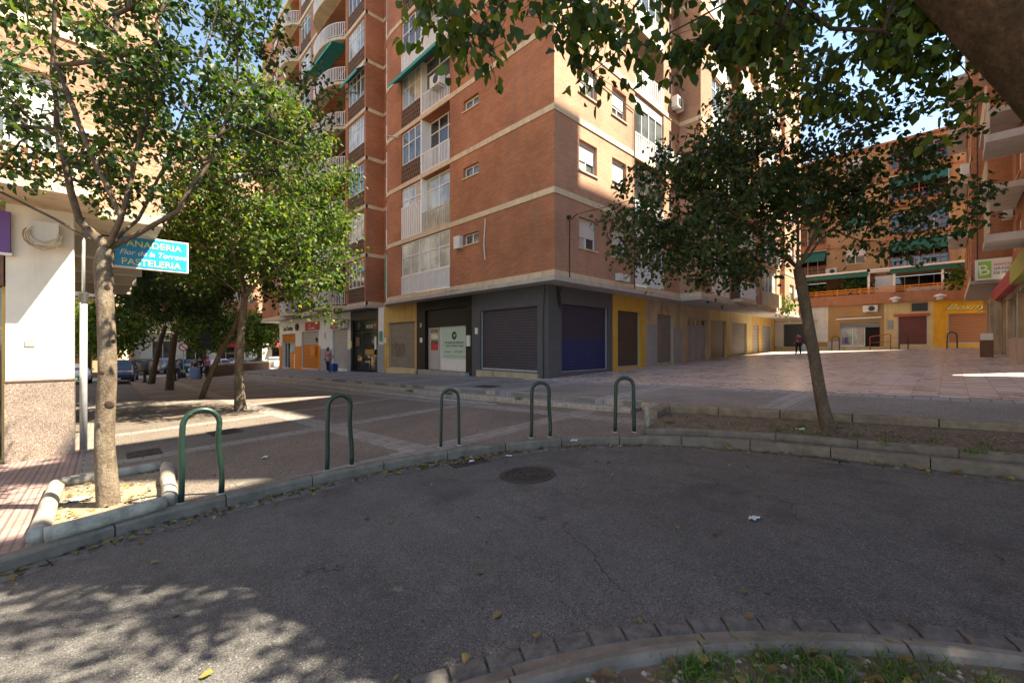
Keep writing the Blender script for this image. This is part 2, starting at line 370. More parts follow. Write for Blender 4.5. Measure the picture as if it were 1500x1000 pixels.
def zslab(name, poly, zf, mat, thick=.3, step=None, kind='structure'):
    bm = bmesh.new(); vs = [bm.verts.new((x, y, 0)) for x, y in poly]; bm.faces.new(vs)
    for xc_ in (-60, -10, 60):
        co = (*site(xc_, 0), 0)
        bmesh.ops.bisect_plane(bm, geom=bm.verts[:]+bm.edges[:]+bm.faces[:], plane_co=co, plane_no=(RX, RY, 0), dist=1e-4)
    bmesh.ops.triangulate(bm, faces=bm.faces[:])
    bmesh.ops.recalc_face_normals(bm, faces=bm.faces[:])
    if bm.faces[:][0].normal.z < 0: bmesh.ops.reverse_faces(bm, faces=bm.faces[:])
    for v in bm.verts: v.co.z = zf(v.co.x, v.co.y)
    if thick:
        be = [e for e in bm.edges if e.is_boundary]
        r = bmesh.ops.extrude_edge_only(bm, edges=be)
        for v in r['geom']:
            if isinstance(v, bmesh.types.BMVert): v.co.z -= thick
    me = bpy.data.meshes.new(name); bm.to_mesh(me); bm.free(); me.materials.append(MATS[mat])
    o = bpy.data.objects.new(name, me); col.objects.link(o); WL[o.name] = (0, 0, 0)
    if kind: o["kind"] = kind
    return o
def chaikin(P, n=2):
    for _ in range(n):
        Q = [P[0]]
        for a, b in zip(P[:-1], P[1:]):
            Q += [(a[0]*.75+b[0]*.25, a[1]*.75+b[1]*.25), (a[0]*.25+b[0]*.75, a[1]*.25+b[1]*.75)]
        P = Q+[P[-1]]
    return P
def resample(P, d):
    out = [P[0]]; acc = 0
    for a, b in zip(P[:-1], P[1:]):
        L = math.dist(a, b); t = d-acc
        while t <= L:
            out.append((a[0]+(b[0]-a[0])*t/L, a[1]+(b[1]-a[1])*t/L)); t += d
        acc = L-(t-d)
    return out+[P[-1]]
def normals(P):
    N = []
    for i in range(len(P)):
        a, b = P[max(i-1, 0)], P[min(i+1, len(P)-1)]; L = math.dist(a, b) or 1
        N.append((-(b[1]-a[1])/L, (b[0]-a[0])/L))
    return N
def offset(P, d): return [(p[0]+n[0]*d, p[1]+n[1]*d) for p, n in zip(P, normals(P))]
def kerb_blocks(mb, P, prof, zf, blen=.9, gap=.012, step=.15, jz=.006, jo=.006):
    P = resample(P, step); N = normals(P); per = max(1, round(blen/step)); i = 0
    while i < len(P)-1:
        j = min(i+per, len(P)-1); dz = random.uniform(-jz, jz); do = random.uniform(-jo, jo)
        rows = []
        for k in range(i, j+1):
            x, y = P[k]; q = P[min(k+1, len(P)-1)] if k == i else P[k-1]; L = math.dist((x, y), q) or 1
            sh = gap/2 if k in (i, j) else 0; x += (q[0]-x)/L*sh; y += (q[1]-y)/L*sh
            rows.append([(x+N[k][0]*(o+do), y+N[k][1]*(o+do), zf(x, y)+z+dz) for o, z in prof])
        n = len(prof); vs = [v for r in rows for v in r]; fs = []
        for a in range(len(rows)-1):
            for b in range(n-1): fs.append((a*n+b, (a+1)*n+b, (a+1)*n+b+1, a*n+b+1))
        fs += [tuple(range(n)), tuple((len(rows)-1)*n+b for b in range(n))[::-1]]
        mb.add(vs, fs); i = j
    return mb
def text(parent, body, kind, s, z, const, size, mat, depth=.01, name="lettering", shear=0, align='CENTER', sx=1, tilt=0):
    cu = bpy.data.curves.new(name, 'FONT'); cu.body = body; cu.size = size; cu.extrude = depth; cu.align_x = align; cu.shear = shear
    cu.materials.append(MATS[mat]); o = bpy.data.objects.new(name, cu); col.objects.link(o)
    if kind == 'L': M = Matrix(((0, 0, -1), (-1, 0, 0), (0, 1, 0))); loc = Vector((const, s, z))
    else: M = Matrix(((1, 0, 0), (0, 0, -1), (0, 1, 0))); loc = Vector((s, const, z))
    o.rotation_euler = (M @ Matrix.Rotation(tilt, 3, 'Z')).to_euler(); o.scale = (sx, 1, 1)
    if parent: o.parent = parent; loc = loc-Vector(WL[parent.name])
    o.location = loc
    me = bpy.data.meshes.new_from_object(o); me.name = name; q = bpy.data.objects.new(name, me); col.objects.link(q)   # real mesh lettering
    q.rotation_euler = o.rotation_euler; q.scale = o.scale; q.location = o.location; q.parent = o.parent
    bpy.data.objects.remove(o); WL[q.name] = tuple(loc); return q

def rough_tube(path, rad, n=18, amp=.06, seed=0):
    r = np.random.default_rng(seed); P = [Vector(p) for p in path]
    # refine with catmull-rom
    Q = []; RR = []
    for i in range(len(P)-1):
        p0, p1, p2, p3 = P[max(i-1, 0)], P[i], P[i+1], P[min(i+2, len(P)-1)]; k = max(2, int((p2-p1).length/.12))
        for j in range(k):
            t = j/k; Q.append(.5*((2*p1)+(p2-p0)*t+(2*p0-5*p1+4*p2-p3)*t*t+(3*p1-p0-3*p2+p3)*t**3)); RR.append(rad[i]*(1-t)+rad[i+1]*t)
    Q.append(P[-1]); RR.append(rad[-1]); m = MB(); up = None; ph = r.uniform(0, 6.28, 5)
    for i, p in enumerate(Q):
        d = (Q[min(i+1, len(Q)-1)]-Q[max(i-1, 0)]).normalized()
        if up is None: up = Vector((1, 0, 0)) if abs(d.x) < .8 else Vector((0, 1, 0))
        a = (up-d*up.dot(d)).normalized(); b = d.cross(a); up = a
        for k in range(n):
            t = 2*math.pi*k/n; rr = RR[i]*(1+amp*math.sin(2*t+ph[0]+i*.13)+amp*.6*math.sin(3*t+ph[1]-i*.09)+amp*.5*math.sin(5*t+ph[2]+i*.3)+r.uniform(-.25, .25)*amp)
            m.v.append(tuple(p+(a*math.cos(t)+b*math.sin(t))*rr))
    for i in range(len(Q)-1):
        for k in range(n): k2 = (k+1) % n; m.f.append((i*n+k, i*n+k2, (i+1)*n+k2, (i+1)*n+k))
    m.f.append(tuple((len(Q)-1)*n+k for k in range(n))); m.f.append(tuple(range(n))[::-1])
    return m
# ------------------------------------------------------------------ ground
zslab("ground", [(-400, -400), (400, -400), (400, 400), (-400, 400)], lambda x, y: zroad(x, y)-1.2, "soil_light", 0)
zslab("road", [(-70, -50), (0, -50), (0, -11), (0, 80), (-70, 80)], zroad, "asphalt", 0)
KERB = [(-60, -4.6), (-14, -4.55), (-12.1, -4.45), (-11.5, -4.24), (-11.0, -4.16), (-10.1, -4.2), (-9.4, -4.22), (-8.7, -4.34), (-7.9, -4.62), (-7.3, -4.87),
        (-6.7, -5.19), (-6.03, -5.72), (-5.56, -6.37), (-5.27, -6.92), (-5.02, -7.7), (-4.92, -8.45), (-4.86, -9.4), (-4.78, -10.2), (-4.75, -12), (-4.75, -30)]
KP = resample(chaikin(KERB, 2), .3)
IN = offset(KP, .13)
cut = lambda P, f: [p for p in P if f(p)]
sq = cut(IN, lambda p: p[0] > -11.75 and p[1] > -6.35)
zslab("lower_square", [(-11.75, sq[0][1]-.02)]+sq+[(-5.15, -6.35), (-3.3, -5.62), (-3.3, 33), (-10.1, 33), (-10.1, 13), (-11.75, 13)], zlow, "square_paving", .25)
sw = cut(IN, lambda p: -40 < p[0] < -11.75)
zslab("sidewalk", [(-40, sw[0][1])]+sw+[(-11.75, sw[-1][1]), (-11.75, 3.0), (-40, 3.0)], zlow, "sidewalk_tiles", .25)
zslab("side_pavement", [(-14, 3.0), (-11.75, 3.0), (-11.75, 14.5), (-14, 14.5)], lambda x, y: zlow(x, y)+.002, "square_paving", .25)
zslab("crossing_street_sunlit", [(-60, 39), (30, 39), (30, 46), (-60, 46)], lambda x, y: zroad(x, y)+.004, "light_grey", 0)  # light colour stands in for the sunlit band on this street
pl = cut(IN, lambda p: p[1] < -6.3 and p[1] > -22)
zslab("planter_soil", [(-3.35, -5.75)]+[(p[0]+.22, p[1]) for p in pl]+[(-2.9, -22), (-2.85, -10.4)], lambda x, y: zlow(x, y)+.04, "soil_dark", .2)
zslab("upper_walk", [(-3.3, -5.6), (-2.72, -10.4), (-2.7, -14), (-.0, -14), (0, 2), (4, 2), (4, 35), (-3.3, 35)], zup, "walk_paving", .6)
zslab("plaza", [(0, -14), (60, -14), (60, 12), (30.6, 12), (30.6, 1.9), (0, 1.9)], lambda x, y: zup(x, y)+.003, "plaza_tiles", .3)
mb = MB(); kerb_blocks(mb, KP, [(0, -.3), (0, -.02), (.02, 0), (.14, .004), (.14, -.2)], zlow)
tag(mb.build("kerb", "kerb_concrete"), kind="structure")
mb = MB(); kerb_blocks(mb, cut(offset(KP, -.20), lambda p: p[0] > -20 and p[1] > -16), [(0, -.1), (.0, .002), (.02, .008), (.19, .014), (.19, -.1)], lambda x, y: zroad(x, y), .42, .014, .1, .005, .014)
tag(mb.build("gutter", "cobble"), kind="structure")
# second edging of the planter
P2 = [(p[0]+.20, p[1]) for p in pl]
mb = MB(); kerb_blocks(mb, P2, [(0, -.1), (0, .03), (.03, .06), (.09, .06), (.12, .03), (.12, -.1)], zlow, .9, .01)
mb2 = thing("planter_edging", "low rounded concrete edging along the roadside of the long earth planter", "edging", (P2[0][0], P2[0][1], zlow(*P2[0])))
mb.build("edging_stone", "kerb_concrete", mb2)
# back retaining kerb of the planter
PB = [(-5.08, -6.28), (-4.3, -5.9), (-3.45, -5.72), (-3.3, -6.2), (-2.82, -9.5), (-2.72, -10.4), (-2.7, -14)]
PB = [(-4.25, -5.78), (-3.42, -5.62), (-3.24, -6.2), (-2.80, -9.5), (-2.72, -10.4), (-2.7, -14)]
t = thing("planter_wall", "stained ochre concrete retaining kerb at the back of the earth planter", "low wall", (-3.1, -7, -1.3))
kerb_blocks(MB(), chaikin(PB, 1), [(-.22, -.5), (-.22, -.02), (-.19, .008), (-.02, .012), (.0, -.01), (.0, -.5)], zup, .95, .015, .12, .006, .008).build("wall_block", "planter_concrete", t)
# steps
def step_poly(x0, x1, y0, y1): return [(x0, y0), (x1, y0), (x1, y1), (x0, y1)]
for k, xe in enumerate((-3.3, -3.74, -4.18)):
    dz = -.115*k
    mb = MB()
    Pst = [(xe, 31.5), (xe, 20), (xe, 10), (xe, (-5.6, -5.2, -1.5)[k])]
    Pst = Pst[::-1]
    kerb_blocks(mb, Pst, [(0, dz-.35), (0, dz-.012), (-.012, dz+.004), (-.16, dz+.004), (-.16, dz-.1)], zup, .42, .012, .14, .004, .006)
    # note: profile runs towards +X
    tag(mb.build("step_nosing", "step_stone"), kind="structure")
    if k: zslab("step_tread", step_poly(xe+.14, xe+.46, Pst[0][1], 31.5), (lambda d: lambda x, y: zup(x, y)+d)(dz), "walk_paving", .3)
# foreground kerb, cobbles and verge
FK = [(-60, -7.5), (-16, -7.55), (-12, -7.7), (-10.9, -7.98), (-10.32, -8.24), (-9.95, -8.42), (-9.57, -8.67), (-9.2, -8.99), (-8.85, -9.39), (-8.45, -9.98), (-8.2, -10.8), (-8.05, -12), (-8.0, -40)]
FKP = resample(chaikin(FK, 2), .3)
mb = MB(); kerb_blocks(mb, FKP, [(0, -.25), (0, -.05), (-.012, -.02), (-.035, 0), (-.075, .004), (-.105, -.012), (-.12, -.05), (-.12, -.25)], zlow, 1.0, .012, .08, .003, .004)
tag(mb.build("verge_kerb", "kerb_concrete"), kind="structure")
mb = MB(); kerb_blocks(mb, offset(FKP, .004), [(0, -.1), (0, .018), (.17, .012), (.17, -.1)], zroad, 1.0, .01, .1, .003, .004)
tag(mb.build("gutter_strip", "kerb_concrete"), kind="structure")
mb = MB(); kerb_blocks(mb, offset(FKP, .185), [(0, -.1), (0, .0), (.02, .012), (.11, .012), (.13, -.004), (.13, -.1)], zroad, .19, .018, .0475, .004, .008)
tag(mb.build("cobble_strip", "cobble"), kind="structure")
fi = offset(FKP, -.10)
def zverge(x, y): return zlow(x, y)-.035
zslab("verge_soil", cut(fi, lambda p: p[1] > -39)+[(-8.1, -39), (-60, -39)], zverge, "soil_dark", .1)
# left pit soil
PIT = [(-11.93, -4.22), (-11.93, -1.85), (-10.86, -1.95), (-11.0, -4.02)]
zslab("pit_soil", [(-11.9, -4.1), (-11.9, -1.9), (-10.9, -2.0), (-11.05, -3.9)], lambda x, y: zlow(x, y)+.012, "soil_light", 0)
t = thing("tree_pit_border", "four worn rounded concrete logs framing the square tree pit by the left trunk", "edging", (-11.4, -3, zlow(-11.4, -3)))
for i in range(4):
    a, b = PIT[i], PIT[(i+1) % 4]; d = Vector((b[0]-a[0], b[1]-a[1])).normalized()*.05
    n = max(2, int(math.dist(a, b)/.2)); pts = []
    for k in range(n+1):
        x = a[0]+d.x+(b[0]-a[0]-2*d.x)*k/n; y = a[1]+d.y+(b[1]-a[1]-2*d.y)*k/n; pts.append((x+random.uniform(-.006, .006), y, zlow(x, y)+.055+random.uniform(-.006, .006)))
    rough_tube(pts, [.074]*len(pts), 16, .045, i).build("log", "pit_concrete", t, True)

# ------------------------------------------------------------------ facade helpers
def sheet(mb, F, s0, s1, z0, z1, holes=(), reveal=.2):
    S = sorted({s0, s1, *[h[0] for h in holes], *[h[1] for h in holes]}); Z = sorted({z0, z1, *[h[2] for h in holes], *[h[3] for h in holes]})
    S = [a for a in S if s0 <= a <= s1]; Z = [a for a in Z if z0 <= a <= z1]
    for a, b in zip(S[:-1], S[1:]):
        for c, d in zip(Z[:-1], Z[1:]):
            ms, mz = (a+b)/2, (c+d)/2
            if any(h[0] < ms < h[1] and h[2] < mz < h[3] for h in holes): continue
            mb.add([F(a, 0, c), F(b, 0, c), F(b, 0, d), F(a, 0, d)], [(0, 1, 2, 3)])
    for h in holes:
        a, b, c, d = h[:4]; r = h[4] if len(h) > 4 else reveal
        mb.add([F(a, 0, c), F(b, 0, c), F(b, 0, d), F(a, 0, d), F(a, -r, c), F(b, -r, c), F(b, -r, d), F(a, -r, d)],
               [(0, 1, 5, 4), (1, 2, 6, 5), (2, 3, 7, 6), (3, 0, 4, 7)])
    return mb
def window(par, F, s0, s1, z0, z1, dep=.12, n=2, blind=0, frame="white", pane="glass", transom=0, sill=None, curtain=0, name="window"):
    f = MB(); t = .05; e = .002
    s0 += e; s1 -= e; z0 += e; z1 -= e
    f.fbox(F, s0, s1, -dep, -dep-.05, z0, z0+t); f.fbox(F, s0, s1, -dep, -dep-.05, z1-t, z1)
    for i in range(n+1):
        c = s0+t/2+(s1-s0-t)*i/n; f.fbox(F, c-t/2, c+t/2, -dep+.001, -dep-.049, z0+t, z1-t)
    if transom: f.fbox(F, s0+t, s1-t, -dep-.002, -dep-.045, transom-t/2, transom+t/2)
    o = f.build(name, frame, par)
    MB().fbox(F, s0+.01, s1-.01, -dep-.03, -dep-.04, z0+.01, z1-.01).build("pane", pane, o)
    if blind: MB().fbox(F, s0+t, s1-t, -dep+.012, -dep-.012, z1-(z1-z0)*blind, z1-t).build("blind", "blind", o)
    if curtain: MB().fbox(F, s0+.06, s0+(s1-s0)*curtain, -dep-.022, -dep-.028, z0+.06, z1-.06).build("curtain", "cloth_curtain", o)
    if sill: MB().fbox(F, s0-.06, s1+.06, .05, -dep, z0-.06, z0-.004).build("sill", sill, o)
    return o
def railing(par, F, s0, s1, z0, z1, mat="white", o=.0, solid=None, sp=.11, bw=.045, name="railing"):
    m = MB(); m.fbox(F, s0, s1, o+.02, o-.02, z1-.05, z1); m.fbox(F, s0, s1, o+.02, o-.02, z0, z0+.05)
    n = max(2, int((s1-s0)/sp))
    for i in range(n+1):
        c = s0+bw/2+(s1-s0-bw)*i/n; m.fbox(F, c-bw/2, c+bw/2, o+.012, o-.012, z0+.05, z1-.05)
    r = m.build(name, mat, par)
    if solid: MB().fbox(F, s0+.01, s1-.01, o-.025, o-.04, z0+.02, z1-.02).build("backing", solid, r)
    return r
def pierced(par, F, s0, s1, z0, z1, mat="brick_pierced", o=0):
    m = MB(); n = max(4, int((s1-s0)/.17)); rows = max(3, int((z1-z0)/.22)); dz = (z1-z0)/rows; ds = (s1-s0)/n
    for r in range(rows):
        m.fbox(F, s0, s1, o, o-.08, z0+r*dz, z0+r*dz+.045)
        for i in range(n+1):
            c = s0+i*ds+(ds/2 if r % 2 else 0)
            if c-.035 < s0 or c+.035 > s1: continue
            m.fbox(F, c-.035, c+.035, o-.001, o-.079, z0+r*dz+.045, z0+(r+1)*dz)
    m.fbox(F, s0, s1, o, o-.08, z1, z1+.045)
    p = m.build("parapet", mat, par); MB().fbox(F, s0, s1, o-.11, o-.13, z0, z1).build("backing", "dark_inside", p); return p
plain("brick_pierced", (.17, .10, .065), .9, .25, 5, bump=.2)
def ac_unit(par, F, s, z, o=.0, wd=.8, h=.55):
    m = MB(); m.fbox(F, s, s+wd, o+.05, o+.36, z, z+h); m.fbox(F, s+.1, s+.16, o, o+.34, z-.06, z-.002); m.fbox(F, s+wd-.16, s+wd-.1, o, o+.34, z-.06, z-.002)
    b = m.build("air_conditioner", "ac_white", par)
    a = Vector(F(0, 0, 0)); ax = Vector(F(0, 1, 0))-a; c = Vector(F(s+wd*.4, o+.361, z+h/2))
    MB().disc(c, ax, .2, .2, .012, 20).build("fan_grille", "black_metal", b); return b
def wires(par, pts, r=.014, name="cable", sag=.05):
    P = []
    for a, b in zip(pts[:-1], pts[1:]):
        a, b = Vector(a), Vector(b); n = max(2, int((b-a).length/.6))
        for i in range(n):
            q = a.lerp(b, i/n); q.z -= sag*math.sin(math.pi*i/n); P.append(q)
    P.append(Vector(pts[-1])); return MB().tube(P, r, 5).build(name, "cable", par)
def awning(par, F, s0, s1, z1, drop, out, mat="teal_awning", o=0):
    m = MB(); a, b = F(s0, o, z1), F(s1, o, z1); c, d = F(s1, o+out, z1-drop), F(s0, o+out, z1-drop); t = .012
    m.add([a, b, c, d, (a[0], a[1], a[2]-t), (b[0], b[1], b[2]-t), (c[0], c[1], c[2]-t), (d[0], d[1], d[2]-t)],
          [(0, 1, 2, 3), (7, 6, 5, 4), (0, 4, 5, 1), (1, 5, 6, 2), (2, 6, 7, 3), (3, 7, 4, 0)])
    n = int((s1-s0)/.25)                                   # scalloped valance
    for i in range(n):
        q0, q1 = s0+(s1-s0)*i/n, s0+(s1-s0)*(i+1)/n; m.fbox(F, q0+.01, q1-.01, o+out-.006, o+out+.006, z1-drop-.16, z1-drop-.001)
    w_ = m.build("awning", mat, par)
    MB().fbox(F, s0-.03, s1+.03, o+.0, o+.1, z1+.002, z1+.1).build("cassette", "white", w_); return w_
def rshutter(par, F, s0, s1, z0, z1, mat, dep=.12, box=0):
    p = MB().fbox(F, s0+.002, s1-.002, -dep, -dep-.03, z0, z1-.002).build("roller_shutter", mat, par)
    m = MB(); m.fbox(F, s0+.002, s0+.05, -dep+.03, -dep-.001, z0, z1-.002); m.fbox(F, s1-.05, s1-.002, -dep+.03, -dep-.001, z0, z1-.002); m.fbox(F, s0+.05, s1-.05, -dep+.025, -dep-.001, z0, z0+.07)
    m.build("guide_rail", "grey_metal" if mat not in ("shutter_black",) else "black_metal", p)
    if box: MB().fbox(F, s0+.002, s1-.002, -dep+.04, -dep-.002, z1-box, z1-.002).build("shutter_box", mat, p)
    return p

# ------------------------------------------------------------------ corner apartment building
FH = 2.95; Z0 = 2.50
L0, R0 = FL(0), FR(0); GL, GR = FL(.6), FR(.8)
main = thing("apartment_building", "tall brick apartment block on the corner with cream bands and closed shop shutters", "building", (0, 0, -1.3))
NF = 9; TOP = Z0+NF*FH; TOPR = Z0+7*FH+1.0
wall = MB(); holes = []
bath = []
for k in range(NF):
    z = Z0+k*FH; holes.append((4.2, 5.25, z+1.95, z+2.42))
    holes.append((6.27, 10.66, z+.22, z+FH-.02, .9))
sheet(wall, L0, 0, 11.85, Z0+.2, TOP, holes)
# curved corner + recess + second segment
for (a, b) in (((0, 11.85), (.10, 12.45)), ((.10, 12.45), (.42, 13.05)), ((.42, 13.05), (1.17, 13.6)), ((1.17, 13.6), (1.17, 14.9)), ((1.17, 14.9), (0, 14.9))):
    wall.add([(a[0], a[1], Z0+.2), (b[0], b[1], Z0+.2), (b[0], b[1], TOP), (a[0], a[1], TOP)], [(0, 1, 2, 3)])
h2 = []
for k in range(NF):
    z = Z0+k*FH
    h2 += [(15.15, 17.5, z+.22, z+FH-.1, .6), (17.9, 22.9, z+.22, z+FH-.02, 1.3), (24.4, 26.6, z+.22, z+FH-.1, .6), (27.0, 30.6, z+.22, z+FH-.02, 1.2), (33, 34.5, z+1.0, z+2.3)]
sheet(wall, L0, 14.9, 38.0, Z0+.2, TOP, h2)
wall.add([(0, 38, Z0+.2), (14, 38, Z0+.2), (14, 38, TOP), (0, 38, TOP)], [(0, 1, 2, 3)])
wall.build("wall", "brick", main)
# right face
SEGS = [(0, 10.0, 0.0), (10.0, 17.6, -1.1), (17.6, 19.2, 0.0), (19.2, 24.2, -1.1), (24.2, 25.6, 0), (25.6, 30.5, -1.1)]
rw = MB()
for i, (a, b, yy) in enumerate(SEGS):
    F = FR(yy); top = TOP if i == 0 else TOPR; hs = []
    for k in range(NF if i == 0 else 7):
        z = Z0+k*FH
        if i == 0: hs += [(1.45, 2.62, z+1.25, z+2.42), (3.70, 4.82, z+1.25, z+2.42), (5.54, 8.28, z+.22, z+FH-.02, .9), (8.85, 9.5, z+1.3, z+2.4)]
        elif i == 1: hs += [(11.4, 14.0, z+.22, z+FH-.1, .5), (14.3, 16.9, z+.22, z+FH-.05, 1.0)]
        elif i == 3: hs += [(20.0, 23.4, z+.22, z+FH-.08, .8)]
        elif i == 5: hs += [(27.0, 28.3, z+1.15, z+2.35), (28.7, 30.0, z+1.15, z+2.35)]
    sheet(rw, F, a, b, Z0+.2, top, hs)
    if i:
        py = SEGS[i-1][2]; rw.add([(a, py, Z0+.2), (a, yy, Z0+.2), (a, yy, top), (a, py, top)], [(0, 1, 2, 3)])
rw.add([(30.5, -1.1, Z0+.2), (30.5, 12, Z0+.2), (30.5, 12, TOPR), (30.5, -1.1, TOPR)], [(0, 1, 2, 3)])
rw.add([(10, 0, TOPR), (10, 14, TOPR), (10, 14, TOP), (10, 0, TOP)], [(0, 1, 2, 3)])
rw.build("wall", "brick_orange_sunwashed", main)["label"] = "brick wall facing the plaza, sun paleness put into the brick colour"
# roofs
m = MB(); m.prism([(-.25, -.25), (10.1, -.25), (10.1, 14), (14, 14), (14, 38.2), (-.25, 38.2), (-.25, 14.9), (1.1, 14.9), (1.1, 13.7), (-.25, 11.9)], TOP, TOP+.35)
m.build("roof", "cream", main)
m = MB(); m.prism([(10.1, -1.35), (30.8, -1.35), (30.8, 14), (10.1, 14)], TOPR+.002, TOPR+.3); m.build("roof", "cream", main)
# slabs / string courses
def outline(o):
    L = [(-o, 38), (-o, 15.02-o), (1.17-o*.3, 15.02-o) if 0 else (1.05, 15.02-o), (1.05, 13.75)]
    return L
for k in range(NF+0):
    z = Z0+k*FH; h = .22
    for (a0, a1, e) in ((-.035, 6.27, 0), (6.27, 11.85, .012)):
        pass
    m = MB(); o = .035
    m.fbox(L0, -.0, 11.85, o, -.1, z, z+h)
    m.prism([(-o, 11.851), (.10-o, 12.45), (.40-o, 13.08), (1.12, 13.62), (1.12, 14.86), (1.4, 14.86), (1.4, 13.4), (.7, 12.9), (.3, 11.851)], z+.001, z+h-.001)
    m.fbox(L0, 14.87, 38.0, o+.002, -.1, z, z+h); m.box(-.03, 1.17, 14.87, 14.99, z+.003, z+h-.003)
    for i, (a, b, yy) in enumerate(SEGS):
        if k >= 7 and i: continue
        m.fbox(FR(yy), a-(.033 if yy < 0 or i == 0 else -.0), b, o+(.001 if i else 0), -.1, z+.0015, z+h-.0015)
        if i and yy < 0: m.box(a-o, a+.05, yy+.1, .1, z+.0025, z+h-.0025)
        if i and yy == 0: m.box(a-.05, a+o, -1.0, .1, z+.0025, z+h-.0025)
    m.build("string_course", "cream", main)
# soffit over the shops
m = MB(); m.prism([(-.12, -.12), (9.9, -.12), (9.9, -1.22), (30.6, -1.22), (30.6, 2), (1.6, 2), (1.6, 38.1), (-.12, 38.1), (-.12, 14.8), (.9, 14.8), (.9, 13.8), (.3, 13.1), (-.02, 12.4), (-.12, 11.8)], Z0-.16, Z0-.002)
m.build("overhang_slab", "soffit", main)
# windows of the left face
for k in range(NF):
    z = Z0+k*FH; u = random.random()
    window(main, L0, 4.2, 5.25, z+1.95, z+2.42, .13, 2, pane="glass", sill="cream")
    # loggia: left half (far) is a glazed bay above a parapet, right half a railed balcony
    zt = z+FH-.02
    if k == 0:
        window(main, L0, 6.3, 10.64, z+1.2, zt-.02, .04, 5, pane="glass_pale", transom=z+2.2)
        railing(main, L0, 6.3, 10.64, z+.24, z+1.17, o=.0, solid="white", sp=.14, bw=.06)
    else:
        window(main, L0, 8.72, 10.64, z+1.22, zt-.02, .06, 3, pane=("glass", "glass_pale")[k % 2], transom=z+2.25, curtain=.4*(k % 2))
        if k == 1: railing(main, L0, 8.72, 10.64, z+.24, z+1.9, o=.0, solid="light_grey", sp=.2, bw=.1)["label"] = "tall white patterned privacy panel"
        elif k == 4: railing(main, L0, 8.72, 10.64, z+.24, z+1.2, solid="white", sp=.14, bw=.07)
        else: pierced(main, L0, 8.72, 10.64, z+.24, z+1.15)
        window(main, L0, 6.3, 8.66, z+.26, zt-.02, (.5, .25)[k % 2], (3, 2)[k % 2], pane=("glass", "glass_pale", "glass_dark")[k % 3], transom=z+2.3)
        railing(main, L0, 6.3, 8.66, z+.24, z+1.2, mat="cream" if k == 1 else "white", sp=.12 if k != 1 else .16, solid="white" if k == 4 else None)
        MB().fbox(L0, 8.64, 8.74, .02, -.5, z+.22, zt).build("pillar", "white", main)
    if k in (3, 6): awning(main, L0, 6.4, 10.9, z+FH-.1, .45, .7)
    if k == 3: ac_unit(main, L0, 6.5, z+.75, .06)
    if k in (2,): MB().tube([(0-.02, 10.9, zt-.1), (-.7, 11.1, zt-.15)], .05, 8).build("awning_roll", "light_grey", main)
    # curved bay
    a, b = Vector((.10, 12.45)), Vector((.42, 13.05)); d = (b-a); nrm = Vector((-d.y, d.x)).normalized()
    for nm, q0, q1, mt, dd in (("railing", .2, 1.15, "white", .05), ("window", 1.17, 2.6, ("white", "light_grey")[k % 2], .03)):
        m = MB(); pts = [a+nrm*dd, b+nrm*dd, b, a]; m.prism([tuple(p) for p in pts], z+q0, z+q1)
        w_ = m.build(nm, mt, main)
        if nm == "window": m = MB(); pts = [a+d*.15+nrm*.05, a+d*.8+nrm*.05, a+d*.8+nrm*.031, a+d*.15+nrm*.031]; m.prism([tuple(p) for p in pts], z+1.25, z+2.0 if k % 3 else z+1.7); m.build("pane", "glass", w_)
    if k == 0:
        m = MB()
        for i in range(9):
            p = a+d*(i/8); m.box(p.x-.1, p.x-.07, p.y, p.y+.05, z+.25, z+2.8)
        m.build("curtain", "hoop_teal", main)["label"] = "green striped curtain"
    # second segment
    window(main, L0, 15.17, 17.48, z+1.18, z+FH-.12, .05, 4, transom=z+2.35, pane=("glass", "glass_pale")[k % 2])
    pierced(main, L0, 15.17, 17.48, z+.24, z+1.1)
    window(main, L0, 24.42, 26.58, z+1.18, z+FH-.12, .05, 3, transom=z+2.35, pane=("glass_pale", "glass")[k % 2])
    pierced(main, L0, 24.42, 26.58, z+.24, z+1.1)
    if k in (4, 7): awning(main, L0, 15.1, 17.5, z+FH-.12, .4, .5)
    window(main, L0, 18.1, 22.7, z+.24, z+FH-.05, 1.2, 4, pane="glass_dark")
    window(main, L0, 27.2, 30.4, z+.24, z+FH-.05, 1.1, 3, pane="glass_dark")
    if k: window(main, L0, 33, 34.5, z+1.0, z+2.3, .12, 2, blind=.5)
    for (s0, s1) in ((17.9, 22.9), (27.0, 30.6)):
        n = 9; arc = []
        for i in range(n+1):
            t_ = i/n; arc.append((-.85*math.sin(math.pi*min(1, t_*1.25+.0))**.5 if 0 else -.85*(1-abs(2*t_-1)**3), s0+(s1-s0)*t_))
        m = MB(); m.prism([(.3, s0)]+[(x-.0, y) for x, y in arc]+[(.3, s1)], z+.004, z+.2); bal = m.build("balcony", "cream", main)
        m = MB()
        m.tube([(x+.05, y, z+1.15) for x, y in arc], .025, 5); m.tube([(x+.05, y, z+.3) for x, y in arc], .02, 5)
        PP = resample([(x+.05, y) for x, y in arc], .13)
        for p in PP: m.box(p[0]-.016, p[0]+.016, p[1]-.022, p[1]+.022, z+.3, z+1.15)
        m.build("railing", "white", bal)
    if k in (3, 6): ac_unit(main, L0, 18.0, z+1.2, -.9)
    if k in (5,): awning(main, L0, 18.2, 22.8, z+FH-.1, .25, 1.1, o=-.3)
